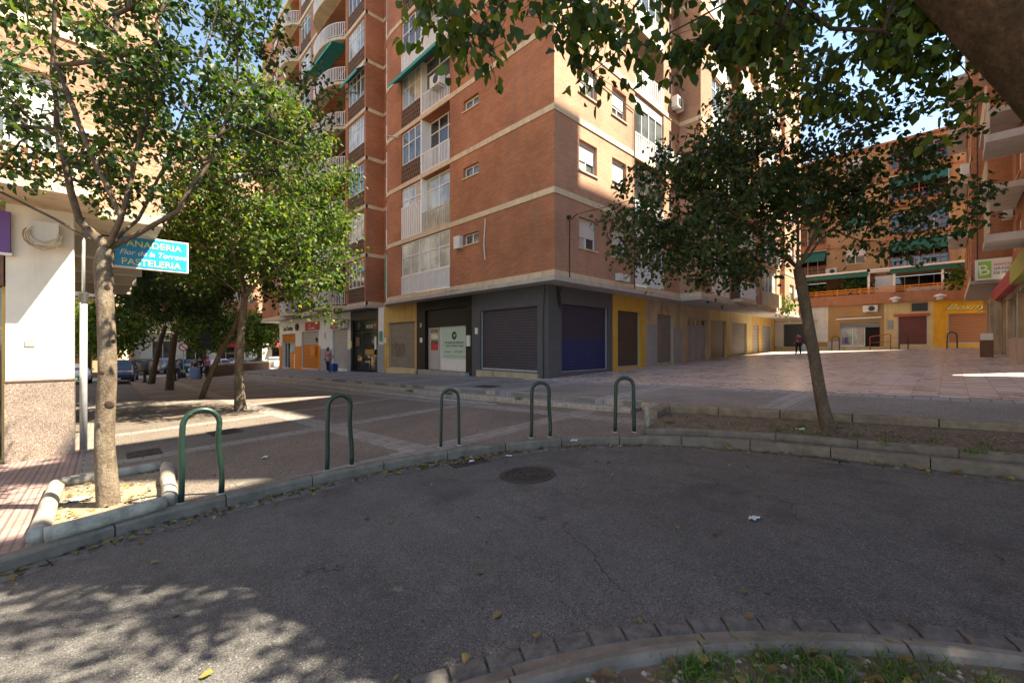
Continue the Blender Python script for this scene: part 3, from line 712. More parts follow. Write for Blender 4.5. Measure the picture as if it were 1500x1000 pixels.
# windows of the right face
for k in range(NF):
    z = Z0+k*FH
    window(main, R0, 1.45, 2.62, z+1.25, z+2.42, .14, 2, blind=(.62, .62, .45, .5)[k % 4], sill="cream", curtain=.5)
    window(main, R0, 3.70, 4.82, z+1.25, z+2.42, .14, 2, blind=(.6, .75, .66, .4)[k % 4], sill="cream")
    if k == 1:
        window(main, R0, 5.56, 8.26, z+1.0, z+FH-.05, .06, 3, pane="glass_dark", frame="wood_brown", transom=z+2.2); railing(main, R0, 5.56, 8.26, z+.24, z+1.1, o=-.0)
    elif k == 3:
        window(main, R0, 5.56, 8.26, z+.26, z+FH-.05, .85, 2, pane="glass_dark"); railing(main, R0, 5.56, 8.26, z+.24, z+1.2, sp=.2, bw=.1)
    else:
        window(main, R0, 5.56, 8.26, z+1.2, z+FH-.05, .07, 4, blind=.28, pane="glass"); railing(main, R0, 5.56, 8.26, z+.24, z+1.17, solid="white", sp=.16, bw=.06)
    window(main, R0, 8.85, 9.5, z+1.3, z+2.4, .14, 1, blind=.3)
    if k in (2,): ac_unit(main, R0, 7.7, z+.55, .05)
    if k in (2, 3, 5): ac_unit(main, R0, 9.0, z+.6, .0, .75)
    if k >= 7: continue
    F1 = FR(-1.1)
    window(main, F1, 11.42, 13.98, z+1.15, z+FH-.12, .06, 4, pane=("glass_pale", "glass")[k % 2], transom=z+2.3)
    MB().fbox(F1, 11.42, 13.98, .0, -.06, z+.23, z+1.14).build("parapet", "white", main)
    window(main, F1, 14.32, 16.88, z+.26, z+FH-.07, .9, 3, pane="glass_dark"); railing(main, F1, 14.32, 16.88, z+.24, z+1.2, o=.5, solid=None if k % 2 else "white")
    MB().fbox(F1, 14.3, 16.9, .56, -.3, z+.02, z+.2).build("balcony", "cream", main)
    if k in (1, 3, 4): awning(main, F1, 14.3, 16.9, z+FH-.1, .5, .9, "awning_green")
    window(main, F1, 20.02, 23.38, z+1.15, z+FH-.1, .06, 4, pane="glass_pale"); MB().fbox(F1, 20.02, 23.38, .3, -.06, z+.23, z+1.12).build("parapet", ("cream", "white")[k % 2], main)
    window(main, F1, 27.0, 28.3, z+1.15, z+2.35, .12, 2, blind=.5); window(main, F1, 28.7, 30.0, z+1.15, z+2.35, .12, 2, blind=.7)
    if k % 2 == 0: ac_unit(main, F1, 17.0-.0, z+.6, .02, .6)
# ground floor walls, left
GZ = -2.7
def gpart(F, s0, s1, holes, mat, zt=Z0-.16, reveal=.22):
    return sheet(MB(), F, s0, s1, GZ, zt, holes, reveal).build("shop_wall", mat, main)
BK = MB(); BK.fbox(GL, 1.2, 34.3, -.5, -.6, GZ, Z0-.17); BK.fbox(GR, 1.4, 30.3, -.5, -.6, GZ, Z0-.17); BK.build("shop_backing", "dark_inside", main)
gpart(GL, .8, 5.4, [(1.37, 4.83, -1.02, 1.57)], "render_grey"); rshutter(main, GL, 1.37, 4.83, -1.02, 1.57, "shutter_navy")
MB().fbox(GL, 1.3, 4.95, .12, -.2, -1.5, -1.06).build("doorstep", "render_beige", main)
gpart(GL, 5.4, 10.12, [(5.85, 9.3, -1.2, 1.85, .35)], "black_gloss")
MB().fbox(GL, 5.85, 9.3, -.10, -.3, 1.0, 1.84).build("roller_shutter", "shutter_black", main)
sf = MB().fbox(GL, 5.86, 8.2, -.2, -.26, -1.2, .98).build("shop_window", "white", main)
MB().fbox(GL, 5.95, 8.08, -.19, -.197, -.62, .93).build("poster", "mint", sf)
dr = MB().fbox(GL, 8.25, 9.28, -.2, -.26, -1.2, .98).build("door", "light_grey", main)
MB().fbox(GL, 8.40, 9.02, -.19, -.197, -.2, .85).build("pane", "glass_dark", dr)
MB().fbox(GL, 8.40, 9.0, -.184, -.188, -.2, .15).build("notice", "letter_red", dr)
MB().disc(GL(7.0, -.186, .52), (-1, 0, 0), .2, .2, .004, 24).build("emblem", "letter_black", sf)
text(sf, "N", 'L', 7.0, .45, .6+.18, .22, "letter_white", .002, shear=.3)
text(sf, "Mª GARCIA MENDEZ", 'L', 7.0, .12, .6+.185, .17, "letter_black", .002)
text(sf, "CURSOS  TERAPIAS Y MASAJE", 'L', 7.0, -.02, .6+.185, .11, "letter_black", .002)
text(sf, "PIDE TU CITA", 'L', 7.55, -.3, .6+.185, .08, "letter_black", .002)
text(sf, "687 60503", 'L', 6.65, -.31, .6+.185, .15, "ochre", .002)
MB().fbox(GL, 6.1, 7.85, -.186, -.188, -.5, -.485).build("rule_line", "letter_black", sf)
MB().fbox(GL, 5.6, 9.6, .25, -.3, -1.62, -1.21).build("doorstep", "concrete", main)
MB().fbox(GL, 9.55, 9.75, .03, .001, .2, .45).build("notice", "sign_white", main); MB().fbox(GL, 5.5, 5.72, .08, .001, .0, .5).build("meter_box", "sign_white", main)
gpart(GL, 10.12, 13.8, [(10.3, 13.2, -1.28, 1.36)], "render_yellow"); rshutter(main, GL, 10.3, 13.2, -1.28, 1.36, "shutter_taupe")
MB().fbox(GL, 10.2, 13.3, .1, -.2, -1.7, -1.30).build("doorstep", "render_pale_yellow", main)
gpart(GL, 13.8, 14.5, [], "white"); MB().fbox(GL, 13.82, 14.5, .05, .002, GZ, .1).build("column_base", "render_grey_light", main)
MB().fbox(GL, 13.95, 14.2, .12, .001, .3, .9).build("meter_box", "hoop_teal", main)
gpart(GL, 14.5, 18.5, [(14.75, 18.2, -1.6, 1.7, .3)], "black_gloss")
w_ = window(main, GL, 14.75, 18.2, -1.55, 1.7, .15, 3, frame="black_metal", pane="glass_dark", transom=.9)
text(w_, "MODA", 'L', 15.9, 1.15, .6+.1, .32, "letter_white", .004); text(w_, "TOT x 5", 'L', 15.8, -.75, .6+.1, .2, "letter_white", .004)
MB().fbox(GL, 15.0, 16.6, -.14, -.144, -.55, -.2).build("notice", "ochre", w_); MB().fbox(GL, 14.85, 15.3, -.14, -.144, -.6, .6).build("poster", "sign_white", w_)
MB().fbox(GL, 17.4, 18.0, -.14, -.144, .0, .6).build("notice", "wood_brown", w_); MB().fbox(GL, 18.25, 18.45, .02, .001, -.1, .35).build("notice", "sign_green", main)
gpart(GL, 18.5, 24.0, [(19.0, 21.64, -1.55, 1.2)], "white"); rshutter(main, GL, 19.0, 21.64, -1.62, 1.2, "shutter_silver")
MB().fbox(GL, 18.52, 18.95, .03, .001, GZ, -.2).build("column_base", "render_grey_light", main); MB().fbox(GL, 21.72, 23.9, .03, .001, GZ, -.2).build("column_base", "render_grey_light", main)
ac_unit(main, GL, 18.7, 1.25, .03, .9, .6)
s_ = MB().fbox(GL, 19.6, 21.9, .06, .001, 1.27, 1.95).build("shop_sign", "sign_red", main)
text(s_, "BAR", 'L', 20.7, 1.62, .6-.07, .24, "letter_white", .004); text(s_, "CASA RAMIREZ", 'L', 20.75, 1.36, .6-.07, .2, "letter_white", .004)
gpart(GL, 24.0, 29.0, [(24.4, 28.3, -1.85, 1.2)], "white"); rshutter(main, GL, 24.4, 28.3, -1.85, 1.2, "shutter_twotone")
s_ = MB().fbox(GL, 24.2, 27.3, .06, .001, 1.27, 1.95).build("shop_sign", "sign_red", main)
text(s_, "BAR", 'L', 26.2, 1.62, .6-.07, .24, "letter_white", .004); text(s_, "CASA RAMIREZ", 'L', 25.75, 1.36, .6-.07, .22, "letter_white", .004)
m = MB(); m.fbox(GL, 28.31, 29.0, .04, .002, GZ, .0); m.fbox(GL, 24.0, 24.38, .04, .002, GZ, .0); m.fbox(GL, 24.0, 29.0, .2, .041, GZ, -1.88); m.fbox(GL, 24.6, 25.5, .25, -.08, -.75, .0); m.build("orange_surround", "orange_paint", main)
gpart(GL, 29.0, 34.4, [(29.9, 33.7, -2.05, 1.1, .35)], "white")
m = MB(); m.fbox(GL, 29.0, 29.88, .04, .002, GZ, .0); m.fbox(GL, 33.72, 34.44, .04, .002, GZ, .0); m.fbox(GL, 29.0, 34.4, .25, .041, GZ, -2.1); m.build("orange_surround", "orange_paint", main)
MB().fbox(GL, 29.9, 33.7, -.1, -.15, .35, 1.08).build("roller_shutter", "shutter_orange", main)
d_ = MB().fbox(GL, 29.95, 31.9, -.2, -.26, -2.05, -.55).build("counter", "orange_paint", main); MB().fbox(GL, 30.0, 30.9, -.19, -.197, -1.95, -.7).build("notice", "sign_white", d_)
window(main, GL, 29.95, 31.9, -.52, .34, .2, 2, pane="glass_pale"); window(main, GL, 31.95, 33.65, -2.0, .34, .22, 2, pane="glass_dark")
text(main, "Los Duches", 'L', 31.9, 1.4, .6-.02, .62, "letter_black", .01, name="shop_lettering", sx=.9)
MB().disc(GL(29.3, .01, 1.65), (-1, 0, 0), .3, .3, .12, 20).build("wall_clock", "black_metal", main)
gr_ = random.Random(5)
for (q0, q1, z0_, sc_, mt_) in ((11.6, 12.9, -.2, .42, "brick_pierced"), (24.9, 25.2, .5, .2, "letter_black")):
    m = MB(); P_ = []
    for i in range(46): a_ = i*.62; P_.append(GL((q0+q1)/2+(i/46-.5)*(q1-q0)+sc_*.5*math.cos(a_), -.085, z0_+sc_*math.sin(a_*1.0+.3)*gr_.uniform(.6, 1)))
    m.tube(P_, .011, 4); m.build("graffiti", mt_, main)
m = MB()
for k_ in range(3): m.tube([(1.05+.03*k_, .77-.012*k_, Z0-.2), (1.12+.05*k_, .76, 1.75-.1*k_), (1.2+.04*k_, .77, 1.6-.08*k_), (1.28, .76, 1.75), (1.22, .77, 2.1), (1.35, .77, Z0-.2)], .012, 5)
m.build("cable_bundle", "cable", main)
for (q_, z_, w_, h_, mt_) in ((4.98, .55, .2, .28, "sign_white"), (9.62, 1.0, .16, .22, "notice_tan"), (13.5, .2, .22, .3, "sign_white"), (22.9, .6, .3, .42, "notice_tan")): MB().fbox(GL, q_, q_+w_, .006, .001, z_, z_+h_).build("notice", mt_, main)
# end wall and right ground floor
m = MB(); m.box(.6, 1.5, 34.4, 34.5, GZ, Z0-.16); m.build("shop_wall", "white", main)
gpart(GR, .6, 5.0, [(1.4, 4.65, -1.02, 1.66)], "render_grey"); rshutter(main, GR, 1.4, 4.65, -1.06, 1.66, "shutter_blue")
gpart(GR, 5.0, 8.0, [(5.43, 7.46, -.98, 1.65)], "render_bright_yellow"); rshutter(main, GR, 5.43, 7.46, -.99, 1.65, "shutter_brown")
gpart(GR, 8.0, 12.1, [(9.21, 11.01, -.9, 1.67)], "render_beige"); rshutter(main, GR, 9.21, 11.01, -.93, 1.67, "shutter_grey")
MB().fbox(GR, 8.05, 9.15, .015, .002, GZ, 1.1).build("bare_render", "render_grey_light", main); MB().fbox(GR, 11.05, 12.05, .015, .002, GZ, 1.0).build("bare_render", "render_grey_light", main)
gpart(GR, 12.1, 16.0, [(12.84, 15.73, -.85, 1.66)], "render_beige")
d_ = MB().fbox(GR, 12.85, 15.72, -.12, -.16, -.85, 1.2).build("door", "render_grey_light", main)
m = MB(); [m.fbox(GR, 12.85+.955*i-.015, 12.85+.955*i+.015, -.1, -.119, -.85, 1.2) for i in (1, 2)]; m.build("door_strip", "grey_metal", d_)
window(main, GR, 12.85, 15.72, 1.22, 1.65, .12, 4, frame="grey_metal", pane="glass_dark")
gpart(GR, 16.0, 24.3, [(16.28, 19.0, -.8, 1.69), (20.05, 23.2, -.7, 1.71)], "render_pale_yellow"); rshutter(main, GR, 16.28, 19.0, -.8, 1.69, "shutter_taupe"); rshutter(main, GR, 20.05, 23.2, -.7, 1.71, "shutter_grey")
gpart(GR, 24.3, 30.5, [(24.64, 26.16, -.5, 1.69), (26.87, 29.7, -.4, 1.71)], "render_yellow"); rshutter(main, GR, 24.64, 26.16, -.5, 1.69, "shutter_silver"); rshutter(main, GR, 26.87, 29.7, -.4, 1.71, "shutter_silver")
MB().box(30.42, 30.5, .8, 12, GZ, Z0-.16).build("shop_wall", "render_pink", main)
# cables and pipes
zc = Z0-.02
wires(main, [(-.06, 34, zc), (-.06, 24, zc-.03), (-.06, 15.2, zc)], .018); wires(main, [(-.07, 11.8, zc+.02), (-.07, 6, zc+.04), (-.07, -.07, zc+.02), (5, -.07, zc+.03), (9.8, -.07, zc)], .018)
wires(main, [(9.85, -1.18, zc-.02), (16, -1.18, zc-.06), (23, -1.18, zc), (30.5, -1.18, zc-.02)], .018)
wires(main, [(.8, -.06, zc), (.8, -.06, 4.6), (.75, -.45, 4.75)], .02, sag=0)
wires(main, [(1.1, -.05, 10.6), (5.42, -.05, 10.4), (5.42, -.05, zc)], .02, sag=0, name="drain_pipe")
wires(main, [(.5, .9, zc-.15), (.52, 1.0, .8), (.55, 1.0, -1.25)], .02, sag=0)
MB().disc((.75, -.02, 4.72), (0, -1, 0), .07, .07, .1, 10).build("cable_bracket", "black_metal", main)
for a in (3.95, 4.5): MB().fbox(R0, a, a+.28, .2, .001, 2.75, 3.05).build("meter_box", "ac_white", main)
m = MB(); m.tube([(-.05, 3.72, 3.6), (-.06, 3.78, 4.3), (-.05, 3.7, 5.3)], .025, 6); m.build("pipe", "ac_white", main); MB().fbox(L0, 5.3, 5.75, .18, .001, Z0+1.85, Z0+2.4).build("extractor_box", "ac_white", main)
wc = MB().tube([Vector((.75, -.45, 4.75)).lerp(Vector((2.6, -7.2, 6.3)), i/14)-Vector((0, 0, .35*math.sin(math.pi*i/14))) for i in range(15)], .012, 5).build("overhead_cable", "cable")
tag(wc, "black overhead cable running from the brick corner into the right tree", "cable")

# ------------------------------------------------------------------ left building (white pillar)
YL = 1.1; LF = FR(YL); LO = FL(-10.68)
lb = thing("apartment_building", "left apartment block with a sunlit white pillar, granite base and purple shop sign", "building", (-12, 3, -1.95))
m = MB(); m.box(-12.66, -11.88, YL, YL+.5, -.58, 2.38); m.build("pillar", "white_wall", lb)
m = MB(); m.box(-12.67, -11.87, YL-.02, YL+.52, -2.3, -.60); m.build("pillar_base", "granite", lb)
MB().box(-12.68, -11.865, YL-.035, YL+.53, -.598, -.57).build("ledge", "wood_brown", lb)
m = MB(); m.box(-26, -13.9, YL+.35, YL+14, -2.4, 2.38); m.box(-13.9, -13.6, YL+2, YL+14, -2.4, 2.38); m.build("shop_wall", "cream", lb)
sf = window(lb, FR(YL+.2), -13.9, -12.67, -1.95, 1.25, .0, 2, frame="render_yellow", pane="glass_dark", transom=.3)
MB().fbox(LF, -13.9, -12.68, .02, -.25, 1.0, 1.5).build("awning", "wood_brown", lb)
MB().fbox(LF, -13.9, -12.60, .12, .001, 1.53, 2.2).build("shop_sign", "sign_purple", lb); MB().fbox(LF, -13.9, -12.58, .11, .0005, 1.49, 1.53).build("sign_frame", "white", lb)
MB().box(-12.45, -12.33, YL-.02, YL-.001, .0, .10).build("wall_vent", "concrete", lb)
m = MB(); m.box(-12.40, -12.05, YL-.22, YL-.001, 1.72, 2.1); m.build("air_conditioner", "ac_white", lb)
m = MB()
for i in range(6):
    r = random.uniform(.2, .3); cx_ = random.uniform(-.05, .05); cz_ = random.uniform(-.06, .06); m.tube([(-12.2+cx_+r*math.cos(a)*.8, YL-.24-.012*i, 1.86+cz_+r*math.sin(a)*random.uniform(.7, .8)) for a in [math.pi*(.8+random.uniform(1.0, 1.5)*j/12) for j in range(13)]], .009, 4)
m.build("cable_loops", "cream", lb)
m = MB(); sheet(m, LF, -40, -10.68, 2.40, 26, [(-13.2, -12.0, 3.4+3*k, 4.7+3*k) for k in range(7)]+[(-16.6, -14.4, 3.4+3*k, 4.7+3*k) for k in range(7)])
sheet(m, FB(YL+11.5), -40, -10.68, 2.4, 26); m.add([(-10.68, YL, 2.4), (-10.68, YL+11.5, 2.4), (-10.68, YL+11.5, 26), (-10.68, YL, 26)], [(0, 1, 2, 3)])
m.add([(-40, YL, 26), (-10.68, YL, 26), (-10.68, YL+11.5, 26), (-40, YL+11.5, 26)], [(0, 1, 2, 3)])
m.build("wall", "brick_orange_sunwashed", lb)
m = MB(); m.box(-40, -10.66, YL-.02, YL+11.52, 2.36, 2.56); m.build("overhang_slab", "cream", lb)
for k in range(7):
    for a, b in ((-13.2, -12.0), (-16.6, -14.4)): window(lb, LF, a, b, 3.4+3*k, 4.7+3*k, .14, 2, blind=.6, sill="cream")
    if k: m = MB(); m.fbox(LF, -40, -10.68, .03, -.05, 2.4+3*k, 2.62+3*k); m.box(-10.7, -10.645, YL+.001, YL+11.49, 2.4+3*k, 2.62+3*k); m.build("string_course", "cream", lb)
for y in (3.2, 5.8, 8.4, 11.6): MB().box(-13.6, -10.72, y, y+.35, 1.95, 2.359).build("beam", "soffit", lb)
b_ = MB().box(-17, -11.55, YL-1.15, YL-.021, 2.40, 2.58).build("balcony", "cream", lb)
m = MB()
for i in range(46): m.box(-17+.12*i, -16.96+.12*i, YL-1.12, YL-1.09, 2.6, 3.45)
m.box(-17, -11.56, YL-1.13, YL-1.08, 3.45, 3.5); m.build("railing", "white", b_)
pole = thing("wall_pole", "grey painted steel pole standing against the edge of the white pillar", "pole", (-11.76, 1.32, -1.92))
m = MB(); m.tube([(-11.76, 1.32, -1.93), (-11.76, 1.32, .95)], .052, 14); m.build("lower_tube", "grey_metal", pole, True)
m = MB(); m.tube([(-11.76, 1.32, .9), (-11.76, 1.32, 2.36)], .024, 10); m.build("upper_tube", "grey_metal", pole, True)
m = MB(); m.tube([(-11.76, 1.32, .8), (-11.76, 1.32, .97)], .068, 12); m.build("clamp", "iron", pole)
# bakery sign
sg = thing("bakery_sign", "blue projecting bakery sign with yellow capitals hanging beside the left tree", "sign", (-10.7, 2.4, 2.0))
MB().box(-11.37, -10.09, 2.41, 2.56, 1.67, 2.36).build("sign_box", "white", sg)
MB().box(-11.34, -10.12, 2.40, 2.409, 1.70, 2.33).build("panel", "signblue", sg)
text(sg, "PANADERIA", 'R', -10.73, 2.13, 2.397, .19, "letter_yellow", .003, sx=1.0); text(sg, "Flor de la Torrose", 'R', -10.70, 1.95, 2.397, .15, "letter_white", .003, shear=.3)
text(sg, "PASTELERIA", 'R', -10.73, 1.74, 2.397, .19, "letter_yellow", .003, sx=1.0)
m = MB(); m.tube([(-11.6, 2.48, 2.3), (-11.3, 2.48, 2.3)], .02, 6); m.build("bracket", "iron", sg)

# ------------------------------------------------------------------ buildings right of the plaza
def upper_block(par, F, s0, s1, z0, z1, cols, fh=2.95, wm="brick", kinds=None, zw=1.1):
    m = MB(); hs = []; nk = int((z1-z0)/fh)
    for k in range(nk):
        for (a, b) in cols: hs.append((a, b, z0+k*fh+zw, z0+k*fh+zw+1.25))
    sheet(m, F, s0, s1, z0, z1, hs); m.build("wall", wm, par)
    for k in range(nk):
        for i, (a, b) in enumerate(cols): window(par, F, a, b, z0+k*fh+zw, z0+k*fh+zw+1.25, .13, 2, blind=random.choice((0, .3, .6, .8)), sill="cream", pane=random.choice(("glass", "glass_pale")))
        MB().fbox(F, s0-.0, s1, .03, -.05, z0+k*fh, z0+k*fh+.22).build("string_course", "cream", par)
rb = thing("apartment_building", "right-hand brick block over shops with a projecting green and white sign", "building", (19, -11.6, -.5))
# plaza side faces +Y
RB1, RB2, RG = FB(-10.5), FB(-11.8), FB(-11.5)
upper_block(rb, RB1, 19.2, 30.6, 3.2, 24.6, [(20.6, 22.0), (23.6, 26.0), (27.2, 28.6)])
upper_block(rb, RB2, 11.5, 19.2, 3.2, 26.9, [(12.6, 14.2), (15.6, 17.6)])
upper_block(rb, RB2, 7.25, 11.5, 3.2, 29.4, [(8.2, 9.8)])
m = MB(); m.add([(19.2, -10.5, 3.2), (19.2, -11.8, 3.2), (19.2, -11.8, 26.9), (19.2, -10.5, 26.9)], [(0, 1, 2, 3)])
m.box(7.25, 11.5, -24, -11.81, 29.2, 29.6); m.box(11.5, 19.2, -24, -11.81, 26.7, 27.1); m.box(19.2, 30.6, -24, -10.51, 24.4, 24.8)
m.box(30.5, 30.6, -24, -10.51, 3.2, 24.6); m.box(7.25, 7.35, -24, -11.81, 3.2, 29.4); m.box(11.4, 11.5, -24, -11.81, 26.9, 29.4); m.build("side_wall", "brick", rb)
m = MB(); m.box(19.18, 30.62, -12, -10.46, 3.05, 3.2); m.box(7.25, 19.18, -12, -11.75, 3.06, 3.2); m.build("overhang_slab", "soffit", rb)
for (a, b, z, yy) in ((5.2+2.1, 9.1, 3.2, -10.5), (13.2, 17.2, 6.15, -10.7), (13.2, 17.2, 9.1, -10.7), (22.8, 26.6, 6.15, -9.7), (22.8, 26.6, 9.1, -9.7), (22.8, 26.6, 12.05, -9.7), (22.8, 26.6, 15.0, -9.7), (13.2, 17.2, 12.05, -10.7), (7.3, 9.1, 6.15, -10.5), (7.3, 9.1, 9.1, -10.5), (7.3, 9.1, 12.05, -10.5)):
    back = -10.47 if a > 20 else -11.76
    q = MB().box(a, b, back, yy, z-.12, z+.1).build("balcony", "soffit", rb); F = FB(yy-.04)
    railing(rb, F, a+.02, b-.02, z+.12, z+1.05, mat="cream" if a < 20 else "white", o=0, solid="light_grey", name="balcony_railing")
ac_unit(rb, FB(-11.8), 17.9, 5.9, .0); ac_unit(rb, FB(-10.5), 19.6, 8.6, .0)
wires(rb, [(19.1, -10.6, 3.25), (19.1, -11.9, 3.3)], .03); wires(rb, [(9.16, -10.5, 3.2), (9.16, -11.7, 3.25)], .03); wires(rb, [(18.9, -11.72, 3.3), (12, -11.7, 3.3), (7.4, -11.7, 3.3)], .02)
wires(rb, [(19.12, -10.7, 3.3), (19.12, -10.7, 12)], .02, sag=0, name="drain_pipe")
# shops at ground level
m = MB(); hs = [(9.0, 12.6, .3, 2.0), (13.0, 16.6, .3, 2.0), (17.3, 18.5, -.7, 2.1), (19.2, 20.8, .9, 2.5), (21.6, 23.0, -.7, 2.1), (24.2, 26.6, -.5, 2.0), (27.2, 29.4, -.5, 2.0)]
sheet(m, RG, 7.25, 30.6, -1.4, 3.06, hs, .25); m.build("shop_wall", "render_beige", rb)
for (a, b, c, d) in hs: window(rb, RG, a, b, c, d, .16, 2 if b-a < 2 else 3, pane="glass_dark", frame="wood_brown" if a > 16 else "grey_metal")
for a, mt in ((13.0, "render_pink"), (9.0, "render_pink")): MB().fbox(RG, a, a+3.6, .03, .001, -.6, .28).build("shop_plinth", mt, rb)
s_ = MB().fbox(RG, 12.0, 21.5, .25, .001, 2.2, 2.75).build("shop_sign", "sign_red", rb)
for i, tx in enumerate(("PELUQUERIA", "ESTETICA")):
    t_ = text(s_, tx, 'R', 0, 0, 0, .35, "letter_white", .005); t_.rotation_euler = (math.pi/2, 0, math.pi); t_.location = (19.5-4.2*i, -11.24, 2.35)
s_ = MB().fbox(RG, 7.6, 11.9, .25, .001, 2.2, 2.85).build("shop_sign", "sign_yellow", rb)
t_ = text(s_, "FRUTERIA", 'R', 0, 0, 0, .4, "letter_red", .005); t_.rotation_euler = (math.pi/2, 0, math.pi); t_.location = (9.8, -11.24, 2.38)
for x_ in (18.9, 21.2): MB().box(x_, x_+.3, -11.49, -11.1, -1.3, 2.19).build("pilaster", "render_beige", rb)
gs = thing("projecting_sign", "white projecting sign with a green square emblem above the right-hand shops", "sign", (19, -11.3, 3.7))
MB().box(19.0, 19.17, -12.25, -10.62, 3.18, 4.18).build("sign_box", "sign_white", gs)
MB().box(18.985, 18.998, -11.15, -10.72, 3.28, 4.08).build("emblem_panel", "sign_green", gs); text(gs, "B", 'L', -10.93, 3.42, 18.98, .72, "letter_white", .004, name="emblem_letter", tilt=.12)
for i, (tx, mt) in enumerate((("ASOCIACIÓN", "letter_red"), ("GRANADINA", "letter_navy"), ("DE PERSONAS", "letter_navy"))): text(gs, tx, 'L', -11.22, 3.83-.2*i, 18.98, .17, mt, .004, align='LEFT')
# low box (bin) near the pillar
bx = thing("litter_bin", "small wooden-coloured bin with a white lid standing by the right shop pillar", "bin", (16.6, -10.9, zup(16.6, -10.9)))
zb = zup(16.6, -10.9); m = MB(); m.box(16.4, 16.8, -11.1, -10.7, zb, zb+.75); m.build("bin_body", "wood_brown", bx); MB().box(16.42, 16.78, -11.08, -10.72, zb+.76, zb+1.05).build("lid", "white", bx)
# southern block out of view, steps and oblique end shaped for the shade it casts
sb = thing("apartment_building", "unseen stepped brick block on the near right, oblique end wall added to shape the shade", "building", (1, -14, -1))
SF = FB(-14.0)
m = MB(); sheet(m, SF, 1.0, 7.2, -2, 25.3, [(2.0, 3.6, 3.4+3*k, 4.7+3*k) for k in range(7)]+[(5.0, 6.6, 3.4+3*k, 4.7+3*k) for k in range(7)])
sheet(m, SF, -1.4, 1.0, -2, 23.5); sheet(m, SF, -4.2, -1.4, -2, 16.3, [(-3.6, -2.2, 3.4+3*k, 4.7+3*k) for k in range(4)])
m.add([(-4.2, -14, -2), (4.3, -24, -2), (4.3, -24, 16.3), (-4.2, -14, 16.3)], [(0, 1, 2, 3)]); m.add([(-1.4, -14, 16.2), (7.1, -24, 16.2), (7.1, -24, 23.5), (-1.4, -14, 23.5)], [(0, 1, 2, 3)])
m.prism([(-4.2, -14.02), (4.3, -24), (7.2, -24), (-1.4, -14.02)], 16.0, 16.3); m.prism([(-1.4, -14.02), (7.1, -24), (7.2, -24), (7.2, -14.02)], 23.2, 23.5); m.prism([(1, -14.02), (1, -16.9), (7.15, -23.9), (7.2, -14.02)], 25.0, 25.3)
m.add([(1, -14, 23.4), (1, -16.9, 23.4), (1, -16.9, 25.3), (1, -14, 25.3)], [(0, 1, 2, 3)]); m.build("wall", "brick_orange_sunwashed", sb)
for k in range(7):
    for a, b in ((2.0, 3.6), (5.0, 6.6)): window(sb, SF, a, b, 3.4+3*k, 4.7+3*k, .13, 2, blind=.5)
    if k < 4: window(sb, SF, -3.6, -2.2, 3.4+3*k, 4.7+3*k, .13, 2, blind=.3)

# ------------------------------------------------------------------ building closing the plaza
XB = 32.0; BF = FL(XB); BZ = zup(31, -5)
bb = thing("terrace_building", "low row of coloured shops with a planted terrace and brick flats behind, closing the plaza", "building", (XB, -5, BZ))
def bsec(y0, y1, holes, mat): sheet(MB(), BF, y0, y1, -1.2, 3.3, holes, .25).build("shop_wall", mat, bb)
bsec(-2.73, 9, [(-1.5, .52, -.3, 1.94)], "render_white"); rshutter(bb, BF, -1.5, .52, -.3, 1.94, "shutter_dark")
MB().fbox(BF, -2.7, -1.55, .03, .001, -1, .35).build("plinth", "render_brown", bb)
m = MB(); m.fbox(BF, -.3, 1.2, .01, -.1, 2.72, 3.15); m.build("window_strip", "glass_dark", bb); MB().fbox(BF, -2, 1.2, .25, .05, 2.1, 2.2).build("awning_roll", "cream", bb)
bsec(-6.25, -2.73, [(-6.0, -3.55, -.2, 1.95)], "render_brown")
MB().fbox(BF, -6.0, -3.55, -.05, -.2, 1.5, 1.94).build("roller_shutter", "shutter_grey", bb)
window(bb, BF, -5.1, -3.55, -.15, 1.5, .15, 2, pane="glass_pale", curtain=.3); MB().fbox(BF, -5.95, -5.15, -.2, -.24, -.2, 1.5).build("doorway", "dark_inside", bb)
MB().fbox(BF, -5.1, -3.55, -.05, -.14, -.3, .1).build("plinth", "white", bb); MB().fbox(BF, -3.54, -2.75, .03, .001, -1, .4).build("plinth", "light_grey", bb)
m = MB(); m.tube([BF(-6.1, .2, 2.25), BF(-3.3, .2, 2.2)], .06, 8); m.build("awning_roll", "white", bb); MB().fbox(BF, -4.0, -3.8, -.1, -.13, .25, .7).build("notice", "sign_purple", bb)
ac_unit(bb, BF, -5.9, 2.7, .0, .9, .5)
bsec(-8.95, -6.25, [(-8.66, -7.03, .08, 2.24)], "render_pale_yellow"); rshutter(bb, BF, -8.66, -7.03, .08, 2.24, "shutter_red")
MB().fbox(BF, -8.8, -6.8, .12, .001, 2.26, 2.42).build("lintel", "red_paint", bb); MB().fbox(BF, -8.66, -7.8, .03, .001, 2.6, 3.2).build("louvre", "black_metal", bb); MB().fbox(BF, -6.8, -6.45, .03, .001, 1.3, 2.0).build("notice", "render_grey_light", bb)
bsec(-14, -8.95, [(-12.2, -9.7, .2, 2.3)], "render_orange"); rshutter(bb, BF, -12.2, -9.7, .2, 2.3, "shutter_peach")
MB().box(XB+.32, 36.9, -14, 9, -1.2, 3.29).build("shop_backing", "dark_inside", bb)  # solid dark box added to stop sun leaking through from behind
text(bb, "Bosny", 'L', -10.5, 2.55, XB-.006, .6, "letter_black", .004, name="graffiti", shear=.5, sx=1.4, tilt=-.05); text(bb, "Bosny", 'L', -10.5, 2.58, XB-.012, .56, "letter_yellow", .004, name="graffiti", shear=.5, sx=1.4, tilt=-.05)
MB().fbox(BF, -12.4, -11.4, .02, .001, 2.4, 3.2).build("louvre", "render_terracotta", bb)
